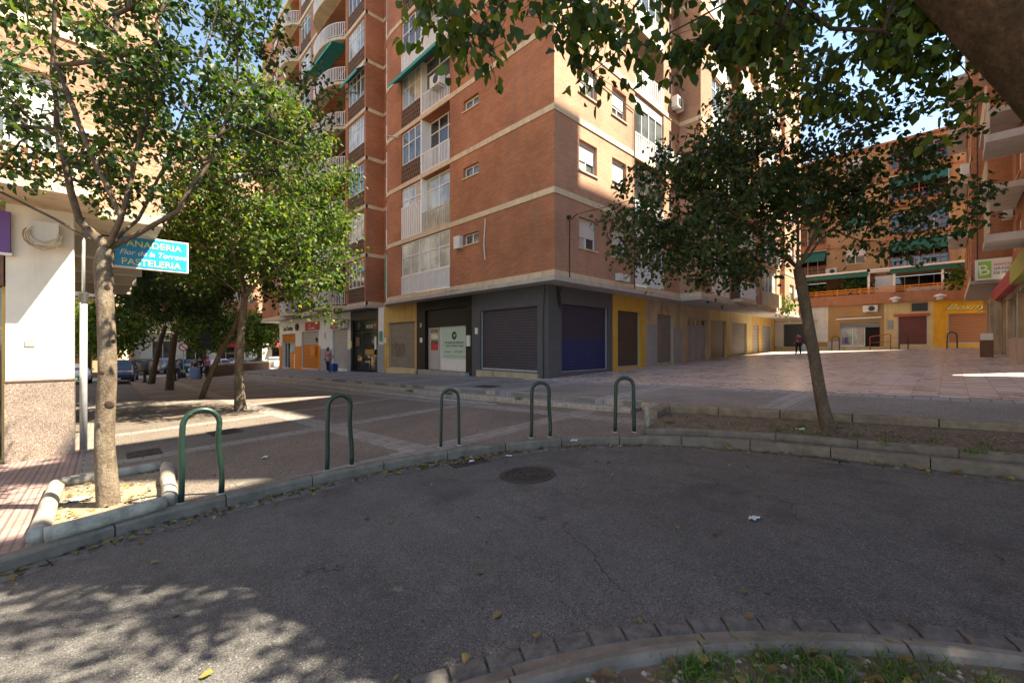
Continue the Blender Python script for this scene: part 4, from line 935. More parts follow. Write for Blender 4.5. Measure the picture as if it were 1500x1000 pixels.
m = MB(); m.box(31.3, XB-.001, -14, 3, -1.2, BZ+.22); m.build("entrance_step", "render_pale_yellow", bb)
MB().box(XB-.25, XB+.2, -14, 9, 3.3, 4.12).build("terrace_parapet", "render_terracotta", bb)
MB().box(XB+.2, 37, -14, 9, 3.35, 3.55).build("terrace_floor", "render_terracotta", bb)
m = MB()
for z in (4.22, 4.36, 4.52): m.box(XB-.1, XB-.05, -14, 2.5, z, z+.07)
for i in range(12): m.box(XB-.11, XB-.04, 2.4-1.45*i, 2.47-1.45*i, 4.12, 4.6)
m.build("terrace_railing", "orange_paint", bb)
m = MB()
for y in (1.6, -1.2, -5.4, -6.9, -9.5, -12.4): m.box(XB+.0, XB+.14, y, y+.14, 4.12, 5.9); 
m.box(XB-.3, XB-.18, -14, 3, 5.9, 6.02); m.box(XB-.01, XB+.1, -14, 3, 5.78, 5.9)
m.build("pergola_frame", "white", bb)
for (a, b) in ((-5.3, 2.2), (-13.8, -6.6)):
    m = MB(); m.add([(XB-.1, a, 5.88), (XB-.1, b, 5.88), (36.9, b, 6.5), (36.9, a, 6.5), (XB-.1, a, 5.55), (XB-.1, b, 5.55)], [(0, 1, 2, 3), (0, 4, 5, 1)]); m.build("awning", "awning_green", bb)
MB().box(33.2, 33.4, -6.8, -5.6, 3.56, 5.6).build("terrace_screen", "white", bb)
BU = FL(37.0); hs = []; m = MB()
cols = [("bal", -1.8, 1.4), ("win", -4.6, -3.2), ("bal", -9.8, -6.2), ("win", -12.2, -11)]
for k in range(5):
    z = 3.55+2.75*k
    for kd, a, b in cols: hs.append((a, b, z+(.3 if kd == "bal" else 1.1), z+2.45, .9 if kd == "bal" else .2))
sheet(m, BU, -30, 14, 3.4, 17.3, hs); m.build("wall", "brick_yellow", bb)
for k in range(5):
    z = 3.55+2.75*k
    for kd, a, b in cols:
        if kd == "win": window(bb, BU, a, b, z+1.1, z+2.45, .15, 2, blind=.5)
        else:
            window(bb, BU, a, b, z+.32, z+2.43, .8, 4, pane="glass_dark")
            railing(bb, BU, a, b, z+.4, z+1.2, "red_paint", o=.3, sp=.5, bw=.04)
            MB().fbox(BU, a-.2, b+.2, .4, .001, z-.05, z+.38).build("balcony", "render_terracotta", bb)
            if (k+int(a)) % 2 == 0: awning(bb, BU, a, b, z+2.6, .9, .8, "awning_green", o=.05)
        if kd == "win" and k in (0, 2): awning(bb, BU, a-.1, b+.1, z+2.6, .7, .5, "awning_green", o=.02)
    MB().fbox(BU, -30, 14, .05, -.02, z+2.62, z+2.75).build("string_course", "render_terracotta", bb)
ac_unit(bb, BU, -2.6, 6.6, .0)
MB().box(36.8, 50, -30, 14, 17.3, 17.5).build("roof", "render_terracotta", bb)
# wall lamps
for i, y in enumerate((-9.3, -6.95)):
    l_ = thing("wall_lamp", ("white dome lamp on an arm above the orange shopfront", "white dome lamp on an arm above the red shutter")[i], "lamp", (XB-.7, y, 3.4), "dome lamps on the coloured shops")
    MB().tube([(XB-.25, y, 3.6), (XB-.5, y, 3.75), (XB-.8, y, 3.7)], .03, 6).build("arm", "grey_metal", l_)
    MB().tube([(XB-.8, y, 3.52), (XB-.8, y, 3.62), (XB-.8, y, 3.72)], [.36, .3, .05], 16).build("shade", "white", l_, True); MB().tube([(XB-.8, y, 3.3), (XB-.8, y, 3.515)], [.16, .2], 12).build("diffuser", "ac_white", l_, True)

# ------------------------------------------------------------------ far street buildings (left)
fb = thing("apartment_building", "far brick flats over a white shopfront row with burgundy awnings, across the street", "building", (0, 52, -3))
F5 = FR(52.0)
m = MB(); hs = [(-7.5+3*i, -5.6+3*i, -2.9, .6) for i in range(12)]; sheet(m, F5, -9, 30, -4, 1.6, hs, .3); m.build("shop_wall", "render_white", fb)
for i, h in enumerate(hs): window(fb, F5, *h, .25, 2, pane="glass_dark" if i % 3 else "glass", frame="white")
for a, b in ((-1.6, 2.6), (4.4, 8.2)): awning(fb, F5, a, b, .9, .9, .9, "sign_red")
upper_block(fb, FR(51.4), -9, 30, 1.6, 24, [(-7.6+3.8*i, -5.6+3.8*i) for i in range(9)], 2.95, "brick_orange_sunwashed")
for k in range(3):
    for i in range(0, 9, 2): MB().box(-8.2+3.8*i, -5+3.8*i, 50.5, 51.38, 1.6+2.95*k, 2.5+2.95*k).build("balcony", ("render_pale_yellow", "render_terracotta")[k % 2], fb)
m = MB(); m.box(-9.02, -9, 51.4, 64, -4, 24); m.build("side_wall", "brick_orange_sunwashed", fb)
fc = thing("apartment_building", "distant flats with long pale balconies and teal awnings at the end of the street", "building", (-22, 66, -3))
m = MB(); sheet(m, FR(68), -60, -9.5, -4, 26); m.build("wall", "brick_yellow", fc)
for k in range(8):
    MB().box(-60, -10, 66.6, 67.98, .6+2.9*k, 1.6+2.9*k).build("balcony", ("render_white", "brick_orange_sunwashed")[k % 2], fc)
    for i in range(6):
        window(fc, FR(68), -14.5-5*i, -12-5*i, 1.7+2.9*k, 3.2+2.9*k, -.02, 3, pane="glass_dark")
        if (i+k) % 3 == 0: awning(fc, FR(66.6), -15-5*i, -12-5*i, 3.3+2.9*k, .8, .6, "teal_awning")
fd = thing("apartment_building", "distant pale block on the left side of the far street", "building", (-30, 30, -3))
m = MB(); m.box(-60, -24, 24, 60, -4, 20); m.build("wall", "brick_yellow", fd)
for k in range(6): m = MB(); m.box(-24, -22.9, 24.2, 59, 1+2.95*k, 1.9+2.95*k); m.build("balcony", "render_white", fd)

# low brick wall by the steps
lw = thing("low_wall", "low dark brick wall with a stone coping at the far end of the steps", "wall", (-3, 33, -2.4))
m = MB(); A_, B_ = (-5.3, 30.4), (.3, 36.3); d_ = Vector((B_[0]-A_[0], B_[1]-A_[1])).normalized(); n_ = Vector((-d_.y, d_.x))
pl4 = [A_, B_, (B_[0]+n_.x*.4, B_[1]+n_.y*.4), (A_[0]+n_.x*.4, A_[1]+n_.y*.4)]
m.prism(pl4, -2.8, -1.55); m.build("wall_body", "brick_pierced", lw); m = MB(); m.prism([(p[0]-d_.x*.05*0, p[1]) for p in pl4], -1.55, -1.42); m.build("coping", "render_beige", lw)

# ------------------------------------------------------------------ street furniture
def hoop(name, label, A, B, h, r, mat, group, bend=0, cat="bike hoop"):
    za, zb_ = zlow(*A) if abs(A[0]) < 20 and A[0] < 20 else zup(*A), zlow(*B) if A[0] < 20 else zup(*B)
    t = thing(name, label, cat, (A[0], A[1], za), group)
    ax = Vector((B[0]-A[0], B[1]-A[1], 0)); W = ax.length; ax.normalize(); P = []
    a, b = Vector((A[0], A[1], za-.02)), Vector((B[0], B[1], zb_-.02)); ztop = (za+zb_)/2+h; R = W*.46
    inset = (W-2*R)/2; nv = Vector((-ax.y, ax.x, 0))
    def leg(p, sgn, b_):
        out = []
        for i in range(7):
            f = i/6; q = p.lerp(Vector((p.x, p.y, ztop-R)), f)+ax*sgn*inset*f; q += nv*b_*math.sin(math.pi*f)*.025+ax*b_*math.sin(2*math.pi*f)*.012; out.append(q)
        return out
    P = leg(a, 1, bend*.3); c = (P[-1]+leg(b, -1, bend)[-1])/2
    for i in range(1, 14): th = math.pi*(1-i/14); P.append(c+ax*R*math.cos(th)+Vector((0, 0, R*math.sin(th))))
    P += leg(b, -1, bend)[::-1]
    MB().tube(P, r, 12).build("tube", mat, t, True)
    for q in (a, b): MB().tube([(q.x, q.y, q.z+.02), (q.x, q.y, q.z+.035)], [r*1.7, r*1.3], 12).build("foot_collar", "concrete", t)
    return t
HG = "green steel hoops along the curved kerb"
lab = ["nearest green bike hoop with a dented right leg beside the square tree pit", "green bike hoop second from the tree pit on the curved kerb", "thin dark green bike hoop in the middle of the five on the kerb",
       "green bike hoop in front of the corner shutters, right leg slightly bent", "green bike hoop farthest right, beside the end of the earth planter"]
for i, (A, B, h, b) in enumerate([((-10.91, -4.0), (-10.55, -4.0), .98, 1.2), ((-9.4, -4.06), (-9.09, -4.1), .97, .8), ((-7.78, -4.3), (-7.52, -4.42), .88, 0), ((-6.52, -5.02), (-6.31, -5.24), .89, .8), ((-5.47, -5.92), (-5.30, -6.17), .89, 0)]):
    hoop("bike_hoop", lab[i], A, B, h, .029 if i != 2 else .023, "hoop_green", HG, b)
for i, (A, B) in enumerate([((-12.35, 13.9), (-12.0, 14.4)), ((-12.3, 13.2), (-11.94, 13.6))]):
    hoop("bike_hoop", ("far teal bike hoop behind the white pillar, the farther of two", "teal bike hoop behind the white pillar, the nearer of two")[i], A, B, 1.0, .03, "hoop_teal", "teal hoops by the street")
for i, (y, l_) in enumerate([(-3.35, "thin dark hoop in front of the brown shop at the far side of the plaza"), (-7.25, "thin dark hoop in front of the red shutter across the plaza"), (-9.65, "thin dark hoop between the red and peach shutters across the plaza")]):
    hoop("bike_hoop", l_, (29.6, y), (29.6, y-.48), 1.1, .035, "hoop_dark", "dark hoops across the plaza")
rr = thing("ramp_railing", "red painted pipe railing beside the shop door across the plaza", "railing", (30.3, -6, -.3))
m = MB(); zq = zup(30.3, -6)
m.tube([(30.6, -5.55, zq), (30.6, -5.55, zq+.95), (30.4, -6.6, zq+1.15), (30.3, -6.75, zq+1.1), (30.3, -6.75, zq)], .035, 8); m.tube([(30.6, -5.55, zq+.5), (30.3, -6.75, zq+.6)], .025, 6); m.build("rail", "red_paint", rr, True)
# bollards
for i, (x, y) in enumerate([(-9.45, 27.9), (-7.9, 27.4)]):
    z = zlow(x, y); t = thing("bollard", ("dark cast bollard left of the far leaning trunks", "dark cast bollard hidden behind the far tree trunk")[i], "bollard", (x, y, z), "dark bollards at the kerb")
    MB().tube([(x, y, z), (x, y, z+.1), (x, y, z+.12), (x, y, z+.7), (x, y, z+.74), (x, y, z+.85), (x, y, z+.93)], [.13, .13, .09, .075, .1, .09, .02], 14).build("post", "iron", t, True)
# grey stub post at the planter end
z = zlow(-5.0, -6.22); t = thing("stub_post", "short grey concrete stub post at the left tip of the earth planter", "post", (-5.0, -6.22, z))
MB().tube([(-5.02, -6.25, z), (-5.02, -6.25, z+.34), (-5.02, -6.25, z+.38)], [.05, .045, .02], 12).build("post", "pit_concrete", t, True)
# manhole + grates + covers
z = zroad(-7.66, -6.03); t = thing("manhole_cover", "round cast iron manhole cover set in the asphalt", "manhole cover", (-7.66, -6.03, z))
def zt(x, y): return zroad(x, y)
def ringmesh(r0, r1, dz, n=40, cx=-7.66, cy=-6.03):
    m = MB(); vs = []
    for i in range(n):
        a = 2*math.pi*i/n
        for r in (r0, r1): x, y = cx+r*math.cos(a), cy+r*math.sin(a); vs += [(x, y, zt(x, y)+dz), (x, y, zt(x, y)-.03)]
    fs = []
    for i in range(n):
        a, b = 4*i, 4*((i+1) % n); fs += [(a, a+2, b+2, b), (a+2, a+3, b+3, b+2), (a+1, a, b, b+1)]
    return m.add(vs, fs)
ringmesh(.29, .35, .010).build("frame", "iron", t); ringmesh(0.001, .282, .004).build("lid", "iron", t)
for r in (.06, .13, .20, .26): ringmesh(r, r+.02, .013).build("relief_ring", "iron", t)
def cover(name, label, cx, cy, w_, h_, zf, mat, bars=0, ang=0):
    t = thing(name, label, "drain cover", (cx, cy, zf(cx, cy)))
    def q(m, a0, a1, b0, b1, dz):
        pts = [(a0, b0), (a1, b0), (a1, b1), (a0, b1)]; P = [(cx+a*math.cos(ang)-b*math.sin(ang), cy+a*math.sin(ang)+b*math.cos(ang)) for a, b in pts]
        m.prism(P, lambda x, y: zf(x, y)-.03, lambda x, y: zf(x, y)+dz)
    m = MB(); q(m, -w_/2, w_/2, -h_/2, h_/2, .004); m.build("plate", mat, t)
    if bars:
        m = MB()
        for i in range(bars): a = -w_/2+w_*(i+.5)/bars; q(m, a-w_/bars*.3, a+w_/bars*.3, -h_/2+.04, h_/2-.04, .012)
        m.build("grating", "iron", t)
    return t
cover("drain_cover", "dark rectangular access cover in the paving right of the left trunk", -9.65, .95, .55, .75, zlow, "iron", 6)
cover("drain_grate", "grated cover in the paving just behind the square tree pit", -11.0, -.15, .45, .7, zlow, "iron", 10)
cover("drain_cover", "dark access cover on the upper walkway by the top step", -2.5, .76, .5, .9, zup, "iron", 5)
cover("drain_cover", "pale worn cover in the paving between the first two hoops", -10.15, -3.68, .42, .3, zlow, "kerb_concrete")
cover("drain_grate", "iron gutter grate full of leaves at the curved kerb", -7.75, -4.95, .55, .32, zroad, "iron", 10, -.25)
# traffic signs
def roadsign(label, x, y, h, kind):
    z = zlow(x, y); t = thing("traffic_sign", label, "traffic sign", (x, y, z))
    MB().tube([(x, y, z), (x, y, z+h)], .035, 8).build("post", "hoop_teal" if kind == "red" else "iron", t)
    if kind == "red":
        MB().disc((x, y-.04, z+h-.1), (0, -1, 0), .36, .36, .02, 28).build("sign_rim", "lamp_red", t); MB().disc((x, y-.062, z+h-.1), (0, -1, 0), .27, .27, .006, 28).build("sign_face", "sign_white", t)
        m = MB(); m.add([(x-.22, y-.072, z+h+.06), (x-.16, y-.072, z+h+.12), (x+.22, y-.072, z+h-.26), (x+.16, y-.072, z+h-.32)], [(0, 1, 2, 3)]); m.build("sign_bar", "lamp_red", t)
    else:
        MB().disc((x, y-.04, z+h-.15), (0, -1, 0), .34, .34, .02, 28).build("sign_back", "black_metal", t); MB().box(x-.3, x+.3, y-.06, y-.03, z+h-.95, z+h-.55).build("lower_plate", "black_metal", t)
roadsign("round red and white no-parking sign on a teal post by the far pavement", -6.2, 38.5, 2.6, "red")
roadsign("dark round sign seen from behind at the end of the low wall", -5.75, 30.2, 3.2, "back")
# litter
def litter(name, label, x, y, s, zf, seed, mat="paper", cat="litter"):
    s *= .75
    r = random.Random(seed); n = 5; vs = []; fs = []
    for i in range(n):
        for j in range(n):
            u, v = (i/(n-1)-.5)*s, (j/(n-1)-.5)*s*.7; X, Y = x+u*math.cos(seed)-v*math.sin(seed), y+u*math.sin(seed)+v*math.cos(seed)
            vs.append((X, Y, zf(X, Y)+.008+r.uniform(0, s*.22)))
    for i in range(n-1):
        for j in range(n-1): a = i*n+j; fs.append((a, a+n, a+n+1, a+1))
    return tag(mesh_obj(name, vs, fs, mat), label, cat)
litter("paper_scrap", "white paper scrap on the paving left of the second hoop", -9.75, -2.53, .16, zlow, 1)
litter("paper_scrap", "white paper scrap lying on the kerb below the fourth hoop", -6.35, -5.75, .14, zlow, 2)
litter("paper_scrap", "flat pale paper scrap alone on the asphalt at right", -7.41, -8.54, .13, zroad, 3)
litter("paper_scrap", "crumpled tissue on the leaf-filled gutter grate", -7.72, -4.98, .15, zroad, 4)
litter("paper_scrap", "crumpled tissue in the gutter right of the grate", -7.2, -5.2, .11, zroad, 5)
litter("plastic_bag", "grey plastic bag on the soil inside the square tree pit", -11.7, -2.9, .28, zlow, 6, "paper")
litter("paper_scrap", "pale paper scrap on the earth planter right of the trunk", -4.1, -8.2, .14, lambda x, y: zlow(x, y)+.04, 8)
# loose kerb leaves etc. come after the leaf helper below

# ------------------------------------------------------------------ trees
def np_mesh(name, V, Fq, mat, parent, smooth=False):
    """V (n,3) world coordinates, Fq (m,4) quads"""
    off = np.array(WL[parent.name]) if parent else np.zeros(3)
    me = bpy.data.meshes.new(name); V = (V-off).astype(np.float32)
    me.vertices.add(len(V)); me.vertices.foreach_set("co", V.ravel())
    me.loops.add(Fq.size); me.loops.foreach_set("vertex_index", Fq.ravel().astype(np.int32))
    me.polygons.add(len(Fq)); me.polygons.foreach_set("loop_start", np.arange(0, Fq.size, Fq.shape[1], dtype=np.int32))
    me.polygons.foreach_set("loop_total", np.full(len(Fq), Fq.shape[1], dtype=np.int32))
    me.update(calc_edges=True); me.materials.append(MATS[mat])
    if smooth: me.polygons.foreach_set("use_smooth", np.ones(len(Fq), dtype=bool))
    o = bpy.data.objects.new(name, me); col.objects.link(o)
    if parent: o.parent = parent
    WL[o.name] = tuple(off); return o
def leaf_arrays(P, A, N, L):
    """leaf polygons at points P, along A, with normal N and length L"""
    A = A/np.linalg.norm(A, axis=1, keepdims=True); N = N-A*np.sum(A*N, 1, keepdims=True); N /= np.linalg.norm(N, axis=1, keepdims=True)+1e-9
    S = np.cross(A, N); L = L[:, None]
    t = [(0, 0, 0), (.28, .33, .12), (.64, .27, .05), (1, .02, -.16), (.66, -.29, .04), (.31, -.31, .13)]
    V = np.stack([P+A*L*a+S*L*b+N*L*c for a, b, c in t], 1)
    n = len(P); base = np.arange(n)[:, None]*6
    F = np.concatenate([base+np.array([0, 1, 2, 3]), base+np.array([0, 3, 4, 5])], 0)
    return V.reshape(-1, 3), F
def frusta(E0, E1, R0_, R1_, n=5):
    D = E1-E0; D /= np.linalg.norm(D, axis=1, keepdims=True)+1e-9
    U = np.where(np.abs(D[:, 2:3]) < .9, np.array([[0, 0, 1.]]), np.array([[1., 0, 0]])); A = np.cross(D, U); A /= np.linalg.norm(A, axis=1, keepdims=True); B = np.cross(D, A)
    V = []
    for e, r in ((E0, R0_), (E1, R1_)):
        for k in range(n): t = 2*math.pi*k/n; V.append(e+(A*math.cos(t)+B*math.sin(t))*r[:, None])
    V = np.stack(V, 1).reshape(-1, 3); m = len(E0); base = np.arange(m)[:, None]*2*n
    F = np.concatenate([base+np.array([k, (k+1) % n, n+(k+1) % n, n+k]) for k in range(n)], 0)
    return V, F
def S3(p): x, y = site(p[0], p[1]); return (x, y, p[2])
def tree(name, label, trunk, trad, limbs, blobs, ntips, lpt, lsize, leaf, bark, seed, droop=.35, spread=.26, group=None, flare=1.25, twigs=3, tipr=.004, expo=.46, cat="tree", maxr=.07, hang=0, up=.5, shaded_limbbark=None):
    """trunk, limbs and blobs are given in site coordinates (right, ahead, height)"""
    r = np.random.default_rng(seed)
    T = [S3(p) for p in trunk]; t = thing(name, label, cat, T[0], group)
    rd = list(trad); tr0 = T[0]; m = rough_tube([(tr0[0], tr0[1], tr0[2]-.06)]+T[0:1]+T[1:], [rd[0]*flare, rd[0]*(1+(flare-1)*.5)]+rd[1:], 18, .05, seed)
    m.build("trunk", bark, t, True)
    nodes = []; par = []; rad = []
    def add(p, pr, rr=None): nodes.append(np.array(p, float)); par.append(pr); rad.append(rr); return len(nodes)-1
    prev = -1
    tp = [np.array(q) for q in T]
    for i in range(max(0, len(tp)-2), len(tp)): prev = add(tp[i], prev, rd[i])
    top = prev
    for lb in limbs:
        pts = [np.array(S3(p)) for p in lb[1:]]; a = top if lb[0] is None else top
        j = a
        # dense limb
        seq = [nodes[a]]+pts
        for u, v in zip(seq[:-1], seq[1:]):
            k = max(1, int(np.linalg.norm(v-u)/.25))
            for q in range(1, k+1):
                pt = u+(v-u)*q/k+r.normal(0, .012, 3); j = add(pt, j)
    # attractors
    W_ = np.array([b[6] if len(b) > 6 else b[3]*b[4]*b[5] for b in blobs]); W_ = W_/W_.sum()
    att = []
    for i in range(ntips):
        b = blobs[r.choice(len(blobs), p=W_)]; d = r.normal(0, 1, 3); d /= np.linalg.norm(d); q = r.uniform(.15, 1)**(.45)
        loc = d*q*np.array(b[3:6]); att.append(np.array(S3((b[0]+loc[0], b[1]+loc[1], b[2]+loc[2]))))
    att.sort(key=lambda p: np.linalg.norm(p-nodes[top]))
    tips = []
    for a in att:
        NN = np.array(nodes[1:]); d = np.linalg.norm(NN-a, axis=1)+.35*np.maximum(0, NN[:, 2]-a[2]); j = int(np.argmin(d))+1
        p0 = nodes[j]; dist = np.linalg.norm(a-p0)
        if dist < .12: continue
        k = max(2, int(dist/.3)); side = r.normal(0, .1*dist, 3); side[2] = abs(side[2])*.6
        for q in range(1, k+1):
            f = q/k; pt = p0+(a-p0)*f+side*math.sin(math.pi*f)+r.normal(0, .02, 3); j = add(pt, j)
        tips.append(j)
    n = len(nodes); cnt = np.zeros(n); childs = np.zeros(n, int)
    for i in range(n):
        if par[i] >= 0: childs[par[i]] += 1
    cnt[childs == 0] = 1
    for i in range(n-1, 0, -1): cnt[par[i]] += cnt[i]
    R = tipr*np.maximum(cnt, 1)**expo
    R = np.minimum(R, maxr)
    for i in range(n):
        if rad[i]: R[i] = rad[i]*.92
    ND = np.array(nodes); idx = np.array([i for i in range(1, n) if par[i] >= 0 and not (rad[i] and i <= top)]); pr = np.array([par[i] for i in idx])
    R0_ = np.where(R[pr] > R[idx]*2.2, R[idx]*1.25, R[pr]); ext = ND[idx]+(ND[idx]-ND[pr])*.04
    V, F = frusta(ND[pr], ext, R0_, R[idx], 7)
    # twigs
    tp_ = ND[np.array(tips)]; TW = np.repeat(tp_, twigs, 0); back = r.uniform(0, .25, (len(TW), 1)); dirs = r.normal(0, 1, TW.shape); dirs[:, 2] = dirs[:, 2]*.6-droop*.8
    dirs /= np.linalg.norm(dirs, axis=1, keepdims=True); ln = r.uniform(.6, 1.3, (len(TW), 1))*spread
    TE = TW+dirs*ln
    V2, F2 = frusta(TW, TE, np.full(len(TW), .0035), np.full(len(TW), .0018), 3)
    V4 = np.concatenate([V, V2]); 
    np_mesh("limbs", V4, np.concatenate([F, F2+len(V)]), shaded_limbbark or bark, t, True)
    nl = len(TW)*lpt; f = r.uniform(.15, 1.1, (nl, 1)); ti = np.repeat(np.arange(len(TW)), lpt)
    P = TW[ti]+(TE-TW)[ti]*f+r.normal(0, spread*.22, (nl, 3))
    A = dirs[ti]*.5+r.normal(0, .6, (nl, 3)); A[:, 2] -= droop+hang; N = r.normal(0, .55, (nl, 3)); N[:, 2] += up; 
    L = lsize*(.45+.95*r.beta(2, 2, nl))
    Vl, Fl = leaf_arrays(P, A, N, L); np_mesh("crown", Vl, Fl, leaf, t)
    return t
zl = lambda x, y: zlow(*site(x, y))
# left tree in the square pit
tL = tree("street_tree", "leafy tree with a pale speckled trunk in the square pit by the white pillar",
     [(-4.37, 4.59, zl(-4.37, 4.59)), (-4.43, 4.6, -1.0), (-4.42, 4.62, -.3), (-4.46, 4.64, .4), (-4.50, 4.66, .9), (-4.47, 4.68, 1.08)], [.086, .080, .076, .075, .085, .07],
     [[None, (-4.7, 4.6, 1.35), (-4.82, 4.55, 2.0), (-4.9, 4.5, 2.9), (-4.7, 4.4, 3.8)], [None, (-4.85, 4.5, 1.35), (-5.3, 4.3, 1.62), (-5.7, 4.1, 1.55)],
      [None, (-4.2, 4.75, 1.25), (-3.85, 4.85, 1.55), (-3.55, 5.0, 2.2), (-3.3, 5.1, 3.2)], [None, (-4.32, 4.7, 1.5), (-4.2, 4.8, 2.4), (-4.15, 4.9, 3.5), (-4.0, 5.0, 4.6)],
      [None, (-4.15, 4.5, 1.35), (-4.3, 4.2, 2.2), (-4.5, 4.0, 3.2)], [None, (-4.42, 5.0, 1.5), (-4.6, 5.6, 2.4), (-4.5, 5.9, 3.4)]],
     [(-4.9, 4.9, 3.0, 1.7, 1.6, 1.35), (-3.7, 5.2, 3.4, 1.5, 1.5, 1.3), (-4.4, 4.8, 4.6, 2.0, 1.8, 1.0), (-5.4, 4.4, 2.1, .9, .8, .6), (-3.1, 4.7, 2.55, .75, .9, .6), (-4.4, 4.8, 2.3, 1.2, 1.0, .7)],
     290, 9, .075, "leaf_green", "bark_pale", 11, droop=.3, spread=.26, twigs=5, tipr=.0062, shaded_limbbark="bark_brown")  # darker limb bark stands in for shade under the foliage
# branch scars on the pale trunk
for (x, z, s_) in ((-4.34, -.62, .06), (-4.42, -.28, .035), (-4.30, .05, .03), (-4.36, .62, .035)):
    c = Vector(S3((x+.06, 4.5, z))); d_ = (Vector(S3((x+.1, 4.3, z)))-Vector(S3((x+.02, 4.6, z)))).normalized()
    MB().disc(c-d_*.0, d_, s_*.8, s_*.5, .004, 12).build("branch_scar", "tree_hole", tL, True)
# second tree, big crown
tree("street_tree", "large dense tree with a split trunk in the middle of the paved square",
     [(-8.24, 12.85, zl(-8.24, 12.85)), (-8.28, 12.85, -1.0), (-8.25, 12.85, 0.0), (-8.2, 12.9, .9), (-8.15, 12.9, 1.5)], [.145, .12, .11, .10, .09],
     [[None, (-7.8, 12.9, 2.3), (-7.1, 12.8, 3.6), (-6.6, 12.7, 5.0)], [None, (-8.4, 13.1, 2.6), (-8.8, 13.3, 4.0), (-8.9, 13.2, 5.5)], [None, (-7.6, 12.6, 1.9), (-6.8, 12.4, 2.3), (-6.0, 12.3, 2.5)],
      [None, (-8.1, 12.4, 2.4), (-7.9, 11.7, 3.9), (-7.8, 11.2, 5.2)], [None, (-8.9, 12.6, 2.2), (-9.6, 12.4, 3.0)]],
     [(-7.5, 12.7, 4.6, 2.7, 2.3, 2.3), (-6.2, 12.4, 3.0, 1.6, 1.7, 1.9), (-8.9, 12.8, 3.6, 1.8, 1.8, 1.8), (-7.4, 12.4, 6.6, 1.9, 1.7, 1.2), (-5.6, 12.2, 1.7, .8, 1.0, .9)],
     620, 7, .115, "leaf_bright", "bark_pale", 12, spread=.42, twigs=5, tipr=.006)
# leaning slim tree
tree("street_tree", "slim brown trunk leaning right behind the big tree of the square",
     [(-12.5, 17.05, zl(-12.5, 17.05)), (-12.05, 17.0, -1.0), (-11.5, 16.9, 0), (-10.95, 16.8, .9), (-10.6, 16.7, 1.6)], [.11, .095, .085, .08, .07],
     [[None, (-10.2, 16.5, 2.6), (-9.9, 16.3, 4.0)], [None, (-11.0, 17, 2.6), (-11.6, 17.2, 3.8)]],
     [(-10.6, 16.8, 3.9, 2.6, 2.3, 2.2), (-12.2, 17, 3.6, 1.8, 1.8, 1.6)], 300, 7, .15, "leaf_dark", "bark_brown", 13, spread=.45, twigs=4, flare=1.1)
tree("street_tree", "forked dark tree in the row, just right of the two far trunks",
     [(-17.4, 21.5, zl(-17.4, 21.5)), (-17.35, 21.5, -1.2), (-17.2, 21.5, 0), (-17.1, 21.5, .6)], [.18, .145, .125, .11],
     [[None, (-17.4, 21.4, 1.6), (-17.6, 21.2, 3.0)], [None, (-16.6, 21.4, 1.5), (-16.0, 21.2, 2.9)]],
     [(-16.9, 21.4, 3.6, 2.9, 2.6, 2.3), (-15.2, 21.2, 2.6, 1.6, 1.6, 1.3)], 300, 7, .17, "leaf_green", "bark_brown", 14, spread=.5, twigs=4)
tree("street_tree", "leaning dark tree farthest left in the row beside the street",
     [(-22.85, 26.8, zl(-22.85, 26.8)), (-22.6, 26.8, -1.2), (-22.2, 26.7, .2), (-21.8, 26.6, 1.2)], [.19, .15, .13, .11],
     [[None, (-21.5, 26.5, 2.4), (-21.2, 26.3, 3.6)], [None, (-22.5, 26.7, 2.4), (-22.9, 26.7, 3.6)]],
     [(-21.7, 26.6, 4.2, 3.4, 3.0, 2.6), (-23.8, 26.6, 3.4, 1.8, 1.8, 1.6)], 300, 7, .2, "leaf_green", "bark_brown", 15, spread=.55, twigs=4)
# right tree in the planter
tree("street_tree", "slender tree growing from the earth planter in front of the plaza",
     [(4.62, 6.15, zl(4.62, 6.15)-.02), (4.52, 6.18, -.8), (4.43, 6.2, -.2), (4.34, 6.22, .4), (4.24, 6.22, .95), (4.2, 6.22, 1.15)], [.092, .078, .072, .068, .07, .06],
     [[None, (3.95, 6.2, 1.45), (3.5, 6.1, 1.75), (2.9, 6.0, 2.05), (2.3, 6.0, 2.2)], [None, (4.22, 6.25, 1.8), (4.2, 6.3, 2.6), (4.25, 6.4, 3.5)],
      [None, (4.4, 6.2, 1.5), (4.55, 6.15, 2.1), (4.9, 6.1, 2.9)], [None, (4.55, 6.3, 1.55), (5.2, 6.2, 2.1), (5.9, 6.1, 2.4)], [None, (3.8, 6.5, 1.7), (3.2, 7.0, 2.5)]],
     [(2.7, 6.3, 2.05, 1.35, 1.4, 1.0), (2.0, 6.1, 1.5, .6, .8, .5), (3.1, 6.0, 1.45, 1.0, .9, .6), (4.3, 6.3, 3.0, 2.1, 1.7, 1.0), (5.5, 6.0, 2.05, 1.0, 1.0, .65, 1.0), (3.8, 6.6, 2.6, 1.3, 1.4, 1.0)],
     400, 9, .078, "leaf_dark", "bark_brown", 16, spread=.27, twigs=5)
